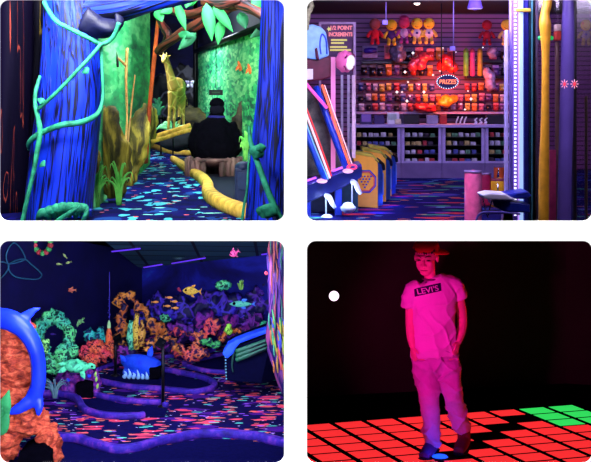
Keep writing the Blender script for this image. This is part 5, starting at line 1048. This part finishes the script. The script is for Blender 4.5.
fish('yellow_fish', 'large striped yellow fish swimming before the dark mural', 192, 291, 19, 9, 20.4, yf, -1, plain('amber_fin', (225,160,50)), tilt=.05)
for x, y, lb in ((155,302,'far left'),(169,297.5,'topmost'),(174,301.5,'upper right'),(167,306,'lower left'),(175,308,'lowest right')):
    fish('orange_fish', f'small orange fish, {lb} one of the little shoal of five', x, y, 7.5, 2.8, 20.8, of, 1, small=True, group='shoal of small orange fish')
for x, y, tl_, lb in ((65,256,.9,'topmost'),(59,264,.1,'left'),(68.5,262.5,-.3,'right')):
    fish('lime_fish', f'small yellow-green fish, {lb} one of the three high on the dark left wall', x, y, 6.5, 2.6, Dl(x), lfz, -1, small=True, group='three small fish high on the left wall', tilt=tl_)
fish('orange_fish', 'single orange-red fish on the dark left wall above the ring coral', 71.5, 290, 9.5, 4.4, Dl(71), plain('coral_red_fish', (220,110,80)), -1, plain('orange_fin', (230,140,80)))
fish('violet_fish', 'tiny violet fish inside the green coral ring', 53, 334, 6, 2.2, 19.9, plain('violet_fish_paint', (70,40,150)), -1, small=True)
fish('pink_fish', 'pink fish hanging close to the ceiling on the right', 234.5, 253, 11, 7.5, 19.0, ridge('pink_fish_paint', (230,80,130), (120,30,90), 16, .2), -1, plain('rose_fin', (210,90,130)), tilt=-.5)
t = fish('shark', 'small green shark swimming right of the middle before the mural', 242.5, 304, 26, 6.5, 19.8, ridge('shark_green_paint', (80,190,140), (30,100,120), 14, .25), -1, plain('blue_fin', (60,120,210)), cat='shark', thick=.6)
c3('green_dome_coral', 'striped green dome coral on the upper right of the mural', [(224,285,8.5,5.5)], grn, 20.8, .024, .03, 8)
branchy('green_tuft_coral', 'small yellow-green tuft coral right of the green dome', 241, 289, 7, 9, 20.8, plain('tuft_green', (150,220,90)), 5, 4, 1.0)
c3('red_star_coral', 'small red star-like coral left of the big yellow fish', [(180,291,2.2,2.0),(179,290,1.5,2.4)], plain('red_star', (190,60,90)), 21.6, .02, .03, 10)
c3('red_star_coral', 'small red coral knob beside the coral column', [(266.5,273,2.2,2.6)], plain('red_knob_coral', (210,70,80)), 17.4, .018, .02, 10)
branchy('violet_branch_coral', 'violet branching coral between boat and shark', 252, 326, 10, 14, 20.6, plain('violet_branch', (120,50,150)), 6, 8, .6)
# whale tail outline and striped hanging ring on the left wall
tn = plain('teal_line_paint', (44,106,128)); t = thing('whale_tail_outline', 'faint teal outline of a whale tail in the top left corner of the wall', 'wall figure', P(22,280,19.9)); s = S(19.9)
for pts in ([(8,264),(6,256),(10,246),(15,243),(21,249),(25,257),(24,260),(15,263),(8,264)],[(8,266),(12,262),(24,259),(32,265),(40,272),(41.5,276),(37,279),(28,279),(16,277),(10,272),(8,266)],[(-4,262),(3,262),(9,265),(5,274),(-3,281)]):
    m = MB(); m.tube([P(x,y,Dl(x)) for x,y in pts], .7*s, 8, sm=4); m.build('outline', tn, t)
t = thing('striped_ring', 'red and green striped ring hanging at the top of the dark left wall', 'ring', P(42,256,20.5)); s = S(20.5)
for k in range(14):
    a0 = PI*2*k/14; m = MB(); m.tube([P(42.5+8*math.cos(a0+j*.15), 243+10*math.sin(a0+j*.15), 20.5) for j in range(4)], [2.2*s,3.0*s,3.0*s,2.2*s], 10, sm=2)
    m.build('ring_segment', bpy.data.materials.get('seg_%d' % (k%2)) or clouds('seg_%d' % (k%2), [(.35,((150,30,40),(20,120,50))[k%2]),(.65,((235,90,90),(100,230,110))[k%2])], 16), t)
# foreground: dolphin on orange rock
orf = clouds('orange_craggy_rock', [(.34,(110,32,18)),(.46,(178,64,34)),(.56,(216,90,50)),(.72,(240,134,82))], 9, (1,1,2.2), 7, .8, .6, .9)
D = 15.7; s = S(D)
m = MB()
for x, y, rx, ry, dd in ((10,350,24,26,.2),(14,334,18,18,.2),(22,345,14,30,.2),(10,385,24,38,.2),(20,372,16,30,.2),(24,338,7,8,.2),(8,336,16,10,.3),(14,405,20,20,.1),(30,398,8,16,.2)):
    if y < 312 and ry > 15: y += 12; ry -= 6
    m.ell(P(x,y,D+dd), (rx*s, 14*s, ry*s), 18, 12)
tag(m.build('rock_pillar', orf, remesh=.026, disp=(.06, 6, 5)), 'big craggy orange rock at the left edge behind the dolphin', 'rock')
m = MB()
for x, y, rx, ry, dd in ((6,428,22,14,0),(24,424,20,12,0),(40,420,10,12,.1),(48,438,9,14,0),(54,452,6,16,0),(6,440,14,20,0),(-6,456,16,20,0),(30,414,14,10,.1)): m.ell(P(x,y,D-.25+dd), (rx*s, 13*s, ry*s), 16, 10)
cv = tag(m.build('rock_cave', orf, remesh=.026, disp=(.06, 7, 5)), 'low orange rock with a dark cave mouth under the dolphin, bottom left', 'rock')
m = MB(); m.px([(15,470),(19,453),(29,448),(43,447),(50,454),(52,470)], D-.56, .5); m.build('cave_mouth', black, cv, smooth=False)  # black block standing for the shade under the rock arch
DD = 15.3; s = S(DD); dl = thing('dolphin_statue', 'smooth blue dolphin statue curling down the orange rock', 'statue', P(30,415,DD)); dm = clouds('dolphin_blue_paint', [(.3,(14,34,205)),(.7,(30,66,240))], 2, rough=.4)
m = MB(); m.tube([P(-14,318,DD+.1),P(0,318,DD+.05),P(14,322,DD),P(26,332,DD-.02),P(35,348,DD-.02),P(38.5,366,DD),P(38,384,DD),P(33,398,DD),P(26,404,DD-.04),P(16,410,DD-.08),P(9,413,DD-.1)], [(9*s,9*s),(10.5*s,10*s),(10.5*s,10*s),(9*s,9.5*s),(7.8*s,9*s),(7.4*s,8*s),(7.6*s,7*s),(8*s,6*s),(6.5*s,4.5*s),(5*s,3*s),(2.4*s,1.6*s)], 20, sm=6)
m.tube([P(37,398,DD),P(39,408,DD-.05),P(38,416,DD-.06)], [(7*s,4*s),(4.6*s,3*s),(2*s,1.4*s)], 14)
m.tube([P(20,322,DD),P(28,315,DD),P(35,310,DD),P(41,308.5,DD)], [(7*s,2.4*s),(5.2*s,1.8*s),(3*s,1.2*s),(.8*s,.5*s)], 12)
m.build('body', dm, dl, remesh=.018, sm_it=5)
m = MB(); m.tube([P(30,352,DD-.13),P(32,370,DD-.13),P(31,388,DD-.13)], [.3*s,1.0*s,.3*s], 8); m.build('belly_groove', plain('deep_navy', (8,20,110)), dl)
t = thing('kelp_leaves', 'two broad green kelp leaves against the orange rock, far left', 'plant', P(3,436,14.9)); kl = clouds('kelp_green', [(.3,(22,110,50)),(.7,(60,180,90))], 4); D = 14.85
for a, b_, w_ in (((2,420),(9,390),10),((-2,436),(9,412),10),((-6,425),(2,400),9)): m = MB(); m.leaf(P(a[0],a[1],D), P(b_[0],b_[1],D-.03), w_*S(D)*1.3, (0,-1,0), .12, .02); m.build('leaf', kl, t)
# unseen whitish fill lamps added in place of blacklight in the sea room
area('sea_lamp_front', (-1.9,12.2,-.45), (-2.3,16.5,-3.0), 190, (205,205,255), 2.4, .8)
area('sea_lamp_mid', (-1.4,16.4,-1.02), (-1.8,20.0,-3.2), 150, (200,195,255), 1.8, .6)
area('sea_lamp_left', (-3.0,15.0,-.9), (-3.3,17.5,-3.3), 60, (205,205,255), .8, .6)

area('sea_lamp_ceiling', (-1.6,11.4,-1.5), (-1.6,21.5,-2.0), 420, (190,200,255), 1.6, .5)  # added mid-room facing away, lifts the dark ceiling
# ================================================================ lower right: boy on a lit game floor
slab('floor', .012, 6.2, DW+.01, 9.6, Z4-.1, Z4, black)
m = quad([V((.012,8.9,Z4)), V((2.1,9.32,Z4)), V((2.1,9.32,.16)), V((.012,8.9,.16))], .08, (0,1,0)); struct('wall_back.001', m, darkred)
m = quad([V((2.1,9.32,Z4)), V((6.2,8.4,Z4)), V((6.2,8.4,.16)), V((2.1,9.32,.16))], .08, (0,1,0)); struct('wall_side', m, darkred)
red_t = glow('red_light_tile', (255,48,52), 1.0); green_t = glow('green_light_tile', (50,225,95), 1.0); off_t = plain('unlit_tile', (14,6,8), .35)
floor_frame = plain('tile_frame_black', (9,5,6), .5)
O4 = G(331,423,Z4); U4 = V((.2215,.0600,0)); W4 = V((.070,-.1500,0))
def project(p): return (CX+p.x/p.y*F, YH+(H-p.z)/p.y*F)
def dseg(p, a, b):
    ax, ay = a; bx, by = b; t = max(0, min(1, ((p[0]-ax)*(bx-ax)+(p[1]-ay)*(by-ay))/((bx-ax)**2+(by-ay)**2)))
    return math.hypot(p[0]-ax-t*(bx-ax), (p[1]-ay-t*(by-ay))*2.2)
for i in range(-5, 12):
    for j in range(0, 11):
        c = O4+U4*(i+.5)+W4*(j+.5); x, y = project(c)
        if i >= 7 and j >= 0 and False: continue
        if (O4+U4*(i+1)+W4*j).x < .05 or x > 640 or y > 480 or (c.x > 3.2): continue
        back = 7
        if i >= 7 and c.y > 8.68-(c.x-1.9)*.95: continue
        kind = 'red'
        if x > 511 and y < 413.5+(x-506)*.17: kind = 'green'
        elif dseg((x,y), (527,418), (497,432)) < 11 or dseg((x,y), (492,437), (452,452)) < 13: kind = 'off'
        gx, gy = .022, .013
        q = [O4+U4*(i+a)+W4*(j+b) for a,b in ((gx/.23,gy/.16),(1-gx/.23,gy/.16),(1-gx/.23,1-gy/.16),(gx/.23,1-gy/.16))]
        q = [V((max(p.x,.016), p.y, p.z)) for p in q]
        mb = MB(); mb.prism(q, (0,0,.002))
        o = mb.build('light_tile', {'red':red_t,'green':green_t,'off':off_t}[kind], smooth=False)
        tag(o, {'red':'square floor tile of the game floor glowing red','green':'floor tile glowing green in the far corner of the game floor','off':'unlit black tile in the dark patch of the game floor behind the boy'}[kind],
            'floor tile', {'red':'red lit floor tiles','green':'green lit floor tiles','off':'unlit floor tiles'}[kind])
# ball of light on the wall
g = thing('globe_lamp', 'small round white lamp glowing on the dark wall left of the boy', 'lamp', P(334,300,8.7))
m = MB(); m.ell(P(334,296,8.66), 5*S(8.66), 18, 12); m.build('bulb', glow('white_bulb', (255,225,250), 2.0), g)
m = MB(); m.tube([P(334,296,8.7), P(334,296,8.95)], 2.5*S(8.7), up=(0,0,1), sm=1); m.build('wall_mount', floor_frame, g)
# ---- the boy
DB = 7.5; SB = S(DB)
skin = plain('skin', (238,190,165), .5, var=.08, scale=30); hairm = plain('brown_hair', (46,30,22), .6, var=.4, scale=60)
teem = plain('white_cotton', (235,228,235), .85, var=.06, scale=9, bmp=.15); jeanm = plain('pale_denim', (205,190,210), .85, var=.1, scale=26, bmp=.3)
capm = plain('red_cap_cloth', (225,40,40), .8, var=.1); navy = plain('navy_print', (26,14,70), .7); bootm = plain('brown_suede', (120,62,58), .8, var=.2); soleb = plain('dark_rubber', (22,20,34), .6)
def B(x, y, d=0.0): return P(x, y, DB+d)
boy = thing('person', 'boy in a cap, printed T-shirt and pale jeans walking on the lit floor', 'person', V((B(446,0).x, DB, Z4)))
m = MB()
# head: turned to the left, tipped down
hq = Quaternion((0,0,1), -.32) @ Quaternion((1,0,0), .20)
hc = B(426.0,256.6,0); KH = 1.10
def hp(x, y, z): return hc + hq @ V((x, y, z))*SB*KH      # x right, y back, z up, in pixels of the head's own frame
m.ell(hp(0,2.0,3), (10.3*SB*KH,12.2*SB*KH,11.5*SB*KH), 20, 14, hq)
m.ell(hp(0,-3.2,-5.5), (8.7*SB*KH,8.4*SB*KH,9.5*SB*KH), 18, 12, hq)
m.ell(hp(0,-5.5,-12.6), (5.2*SB*KH,4.2*SB*KH,3.8*SB*KH), 14, 8, hq)            # chin
m.tube([hp(-5.6,-8.8,2.6), hp(0,-11.0,3.0), hp(5.6,-8.8,2.6)], [1.3*SB,1.8*SB,1.3*SB], 8, up=(0,0,1))   # brow
m.tube([hp(0,-10.4,2.0), hp(0,-12.5,-2.0), hp(0,-14.0,-4.6)], [1.0*SB,1.5*SB,2.1*SB], 8, up=(1,0,0))    # nose
for sx in (-1,1):
    m.ell(hp(sx*1.8,-12.0,-4.8), 1.35*SB, 8, 6)
    m.ell(hp(sx*4.8,-7.8,-3.6), (3.2*SB*KH,2.6*SB*KH,3.0*SB*KH), 10, 7, hq)   # cheek
    m.ell(hp(sx*10.2,1.5,-2.0), (1.2*SB*KH,2.2*SB*KH,3.6*SB*KH), 10, 7, hq)   # ear
m.tube([hp(-3.0,-10.0,-8.6), hp(0,-11.2,-8.2), hp(3.0,-10.0,-8.6)], [.5*SB,1.0*SB,.5*SB], 8, up=(0,0,1))  # upper lip
m.tube([hp(-2.4,-9.6,-10.2), hp(0,-10.8,-10.3), hp(2.4,-9.6,-10.2)], [.5*SB,1.1*SB,.5*SB], 8, up=(0,0,1))  # lower lip
m.tube([B(429,266,.01), B(430,277,.01), B(432,288,.01)], [(6*SB,6.5*SB),(6*SB,6.5*SB),(9*SB,8*SB)], 14)
m.tube([B(432,286), B(433,300), B(434,325), B(435,350), B(436,362)], [(17*SB,9*SB),(20*SB,11*SB),(18*SB,10*SB),(19*SB,11*SB),(17*SB,10*SB)], 18)
def hand(w, e, palm_dir, curl, s=1):
    """palm and five fingers continuing a forearm that ends at w"""
    d = (w-e).normalized(); sd = d.cross(V(palm_dir)).normalized(); pn = V(palm_dir).normalized()
    pc = w+d*5.5*SB
    m.tube([w-d*1*SB, w+d*3*SB, w+d*8.5*SB], [(2.7*SB,2.0*SB),(4.0*SB,2.0*SB),(4.3*SB,1.7*SB)], 12, up=pn)
    for k, (off, L) in enumerate(((-3.1,6.2),(-1.05,7.2),(1.05,6.8),(3.1,5.4))):
        b0 = w+d*8*SB+sd*off*SB; a = b0+d*L*.42*SB+pn*curl*1.0*SB; c = a+d*L*.30*SB+pn*curl*1.9*SB; e2 = c+d*L*.12*SB+pn*curl*1.6*SB
        m.tube([b0-d*1.5*SB, b0, a, c, e2], [.95*SB,.98*SB,.92*SB,.85*SB,.7*SB], 8, up=sd, sm=3)
    t0 = w+d*2.2*SB-sd*s*3.0*SB; t1 = t0-sd*s*2.6*SB+d*2.6*SB+pn*.8*SB; t2 = t1+d*2.8*SB+pn*1.0*SB-sd*s*.3*SB
    m.tube([t0+sd*s*1.5*SB, t0, t1, t2], [1.3*SB,1.4*SB,1.1*SB,.85*SB], 8, up=pn, sm=3)
# his right arm (left in view) hangs, the other is bent to the pocket
m.tube([B(414,291,.01), B(411.0,306,.01), B(410,322,0), B(411,336,-.02), B(412.5,347,-.04)], [(6*SB,6*SB),(5.4*SB,5.4*SB),(4.7*SB,4.9*SB),(4.5*SB,4.5*SB),(3.0*SB,2.8*SB)], 14)
hand(B(412.5,347,-.04), B(411,336,-.02), (1,.5,0), .5, -1)
m.tube([B(454,288,.02), B(459.0,301,.05), B(462.3,318,.07), B(461.5,331,.03), B(458,343,-.03)], [(6.5*SB,6*SB),(5.8*SB,5.6*SB),(4.9*SB,5*SB),(4.6*SB,4.6*SB),(3.1*SB,2.9*SB)], 14)
hand(B(458,343,-.03), B(460.5,333,.02), (-.8,.5,0), .6, 1)
legA = [B(425,358,.0), B(426,375,-.02), B(428.5,395,-.06), B(430.5,415,-.03), B(431.5,432,-.01), B(432,446,-.0)]
legB = [B(447,358,.0), B(449.5,375,-.01), B(453,393,-.02), B(457.5,410,.03), B(461,424,.08), B(463,436,.11)]
m.tube(legA, [(11*SB,11*SB),(10*SB,10*SB),(7.5*SB,8*SB),(6.5*SB,7*SB),(5*SB,5*SB),(4.5*SB,4.5*SB)], 14)
m.tube(legB, [(11*SB,11*SB),(10*SB,10*SB),(7.5*SB,8*SB),(6.5*SB,7*SB),(5*SB,5*SB),(4.5*SB,4.5*SB)], 14)
m.tube([B(432,444,0), B(430,451,-.05), B(426,455,-.10)], [(4*SB,4*SB),(4*SB,4*SB),(3*SB,2.5*SB)], 12)
m.tube([B(463,434,.11), B(462.5,444,.08), B(461,448,.02)], [(4*SB,4*SB),(4*SB,4*SB),(3*SB,2.5*SB)], 12)
m.build('body', skin, boy, remesh=.0032, sm_it=3)
# eyes, brows, mouth line
mo = MB()
for sx in (-1,1):
    e = MB(); br = MB()
    e.tube([hp(sx*2.3,-10.1,-.6), hp(sx*4.0,-10.0,-.25), hp(sx*5.9,-8.6,-.7)], [.25*SB,.75*SB,.25*SB], 8, up=(0,0,1))
    br.tube([hp(sx*1.8,-12.3,3.2), hp(sx*4.2,-11.3,4.2), hp(sx*6.8,-9.2,3.4)], [.35*SB,.6*SB,.3*SB], 6, up=(0,0,1))
    e.build('eyelid', hairm, boy); br.build('eyebrow', hairm, boy)
mo.tube([hp(-3.2,-10.5,-9.4), hp(0,-12.0,-9.2), hp(3.2,-10.5,-9.4)], [.2*SB,.38*SB,.2*SB], 6, up=(0,0,1))
mo.build('mouth', plain('lip', (130,50,60), .5), boy)
# hair under the cap
m = MB()
m.ell(hp(0,4.2,3.2), (11.2*SB*KH,11.8*SB*KH,11.6*SB*KH), 22, 14, hq)
for k in range(9):
    x = -8.5+k*2.1; yb = -9.6+abs(x)*.42
    m.tube([hp(x,yb+3,9.5), hp(x+.3,yb,7.4), hp(x+.9,yb-.4,5.6-.8*(k%3))], [1.7*SB,1.3*SB,.3*SB], 8, up=(1,0,0), sm=3)
m.build('hair', hairm, boy, remesh=.0035, disp=(.0025, 90))
cap = MB()
def capfn(d): return 1.0 if d.z > -.08 else .9
cap.ell(hp(0,2.6,8.0), (11.9*SB*KH,13.2*SB*KH,9.0*SB*KH), 24, 14, hq, fn=lambda d: 1 if d.z > -.1 else .94)
co = cap.build('cap', capm, boy, disp=(.0015, 40))
for vtx in co.data.vertices: pass
bm_ = MB()
pts = []
for k in range(13):
    a = math.radians(-62+124*k/12); pts.append(hp(9.5+(14.0*math.cos(a)), 1.0+11.5*math.sin(a), 6.0-2.0*math.cos(a)))
pts += [hp(8,12,6.2), hp(6,1,6.4), hp(8,-10,6.2)][0:3]
pts = [hp(8.5,-7.5,6.4)] + [hp(9+12.5*math.sin(math.radians(8+k*16)), -7.5+15*k/10, 5.0-1.6*math.sin(math.radians(8+k*16))) for k in range(11)] + [hp(8.5,8.5,6.4)]
bm_.prism(pts, (0,0,.008)); bm_.build('brim', capm, co)
# T-shirt: trunk and sleeves as one cloth
m = MB()
m.tube([B(431.5,278.2,.012), B(432.6,281.2,.008), B(433.4,286,.004), B(433.4,297,.0), B(433.6,310,-.006), B(434,325,-.004), B(434.2,340,-.002), B(434.5,352,0), B(434.7,355,0)],
       [(8.6*SB,7.4*SB),(16.5*SB,9.2*SB),(21*SB,11.5*SB),(22.3*SB,13*SB),(21.6*SB,13*SB),(21.2*SB,12.4*SB),(22.2*SB,13*SB),(23.6*SB,14.4*SB),(23.6*SB,14.4*SB)], 28)
m.tube([B(419,284.5,.01), B(413,288.5,.01), B(409.3,297,.01), B(408.0,307,.005)], [(5*SB,8*SB),(7.3*SB,8.6*SB),(7.2*SB,8.6*SB),(7.4*SB,8.8*SB)], 18)
m.tube([B(445,281.5,.01), B(452,283.5,.02), B(457.2,290,.035), B(459.8,298,.045)], [(5*SB,8*SB),(7.6*SB,8.8*SB),(7.4*SB,8.6*SB),(7.2*SB,8.6*SB)], 18)
sh = m.build('t_shirt', teem, boy, remesh=.0042, sm_it=6)
def folds(o, amp, dirs, sc, calm=None):
    bs = BASE[o.name]; out = []
    for v in o.data.vertices:
        w = v.co+bs; a = 0
        for (dx, dz, f, ph) in dirs:
            u = (w.x*dx+w.z*dz)*f+ph+2.2*noise.noise(w*sc)
            a += (1-abs(math.sin(u)))**2
        k = .5+.7*noise.noise(w*4+V((5,1,2)))
        if calm: k *= min(1, max(.12, ((w-calm[0]).length-calm[1]*.7)/(calm[1]*.5)))
        out.append(v.co+v.normal*amp*a*k)
    o.data.vertices.foreach_set('co', [c for p in out for c in p]); o.data.update()
folds(sh, .012, [(.9,.35,42,0),(.5,-.85,30,1.5)], 7, (B(428.5,290.5,-.08), 20*SB))
m = MB(); m.tube([B(431.4+8.7*math.cos(a), 278.2+2.0*math.sin(a), -.056*math.sin(a)+.010) for a in [2*PI*k/16 for k in range(17)]], 1.0*SB, 8, up=(0,0,1), sm=2, caps=False)
m.build('neckband', plain('wine_rib_cloth', (120,60,110), .8), sh)
lg = MB(); q = []
def shirt_y(x): return -math.sqrt(max(0, 1-((x-433.5)/22.3)**2))*13.3*SB
for y0, y1 in ((0,0),):
    n = 24; vs=[]; 
    for i in range(n+1):
        x = 414.5+27*i/n; yt = 290.0-6.0*i/n; d = shirt_y(x)-.026
        vs += [B(x+.6*q_/6, yt+7.6*q_/6, d) for q_ in range(7)]
    k = len(vs); vs += [v+V((0,.003,0)) for v in vs]
    fs = []
    for i in range(n):
        for j in range(6):
            a = i*7+j; fs += [(a, a+1, a+8, a+7), (k+a+7, k+a+8, k+a+1, k+a)]
    lg.add(vs, fs)
lo_ = lg.build('chest_logo', navy, sh, smooth=False)
tx = text("LEVI'S", 7.2*SB, B(428.5,291.4,shirt_y(428.5)-.036), plain('white_print', (240,215,240), .8), 'logo_lettering', sh, rot=(PI/2, math.radians(-12.5), 0), ext=.002, bold=.0007, sx=1.22)
from mathutils.bvhtree import BVHTree
bv = BVHTree.FromPolygons([v.co.copy() for v in sh.data.vertices], [tuple(p.vertices) for p in sh.data.polygons])
for ob, off in ((lo_, .004), (tx, .013)):
    ys = sorted(v.co.y for v in ob.data.vertices); y0 = (ys[0]+ys[-1])/2
    if ob is lo_: ys = None
    for i, v in enumerate(ob.data.vertices):
        hit = bv.ray_cast(V((v.co.x, -2, v.co.z)), V((0,1,0)))[0]
        if hit is None: continue
        back = (i >= len(ob.data.vertices)//2) if ob is lo_ else v.co.y > y0
        v.co.y = hit.y-off+(.003 if back else 0)
# jeans
m = MB()
m.tube([B(435.5,349,.0), B(436,357,0), B(436,366,0), B(436,373,0)], [(20.5*SB,11.5*SB),(22.5*SB,12.5*SB),(22.5*SB,12.5*SB),(18*SB,11*SB)], 22)
m.tube([B(425,360,.0), B(425.5,375,-.015), B(428.5,392,-.06), B(430,407,-.045), B(431.3,420,-.02), B(432,432,-.01), B(432.4,444,-.005)],
       [(12.5*SB,12.5*SB),(12.2*SB,12*SB),(10.3*SB,10.3*SB),(9.3*SB,9.6*SB),(8.4*SB,9*SB),(7.8*SB,8.3*SB),(7.2*SB,8.0*SB)], 18)
m.tube([B(447,360,.0), B(449,375,-.01), B(452,390,-.03), B(455,403,.02), B(458.5,415,.06), B(461,424,.09), B(462.3,430,.10)],
       [(12*SB,12.5*SB),(11.5*SB,12*SB),(9.8*SB,10.3*SB),(8.9*SB,9.6*SB),(8.2*SB,9*SB),(7.6*SB,8.3*SB),(7.4*SB,8.0*SB)], 18)
jn = m.build('jeans', jeanm, boy, remesh=.0042, sm_it=4)
folds(jn, .019, [(.55,.85,36,0),(.75,-.65,27,.7)], 9)
for nm, (hx,hy,hd), (tx_,ty,td), mt in (('shoe', (433,449,.03), (423.5,457,-.13), plain('purple_suede', (95,70,130), .8)), ('shoe', (464.5,441,.13), (458.5,452,-.03), bootm)):
    s_ = MB(); a = B(hx,hy,hd); b = B(tx_,ty,td); a.z = Z4+.055; b.z = Z4+.032; d = (b-a)
    top = a+V((.0,0,.085)) if hx > 440 else a+V((0,0,.06))
    s_.tube([a-d*.12, a+d*.2, a+d*.6, b], [(6.0*SB,.045),(6.4*SB,.05),(6.6*SB,.036),(5.4*SB,.026)], 16, up=(0,0,1))
    s_.tube([a+d*.12+V((0,0,-.01)), top+d*.1], [(6.4*SB,6.4*SB),(6.9*SB,7.2*SB)], 16)
    so_ = s_.build(nm, mt, boy, remesh=.004, sm_it=5)
    s_ = MB(); a2 = a.copy(); b2 = b.copy(); a2.z = b2.z = Z4+.018
    s_.tube([a2-d*.16, a2+d*.25, a2+d*.65, b2+d*.05], [(6.2*SB,.009),(6.8*SB,.009),(7.1*SB,.009),(5.4*SB,.009)], 16, up=(0,0,1)); s_.build('sole', soleb, so_)
# blue glowing spot light set in the floor by his foot
g = thing('floor_light', 'small bright blue light on the game floor beside the boy\'s front shoe', 'light', G(440,459,Z4)+V((0,0,.008)))
m = MB(); c = G(440,459,Z4); m.ell(c+V((0,0,.012)), (.05,.05,.014), 16, 6); m.build('lens', glow('blue_lens', (20,70,255), 2.6), g)
m = MB(); m.tube([c+V((.056*math.cos(a),.056*math.sin(a),.012)) for a in [2*PI*k/16 for k in range(17)]], .006, 6, up=(0,0,1), sm=1, caps=False); m.build('rim', floor_frame, g)
spot('magenta_spot', (.3,6.1,.08), B(436,335), 92, (255,20,170), .8, .04)
spot('red_rim_spot', (2.2,8.5,.1), B(446,320), 55, (255,20,10), .7, .05)
point('violet_floor_glow', G(436,461,Z4)+V((0,-.12,.10)), 1.1, (60,60,255), .03)
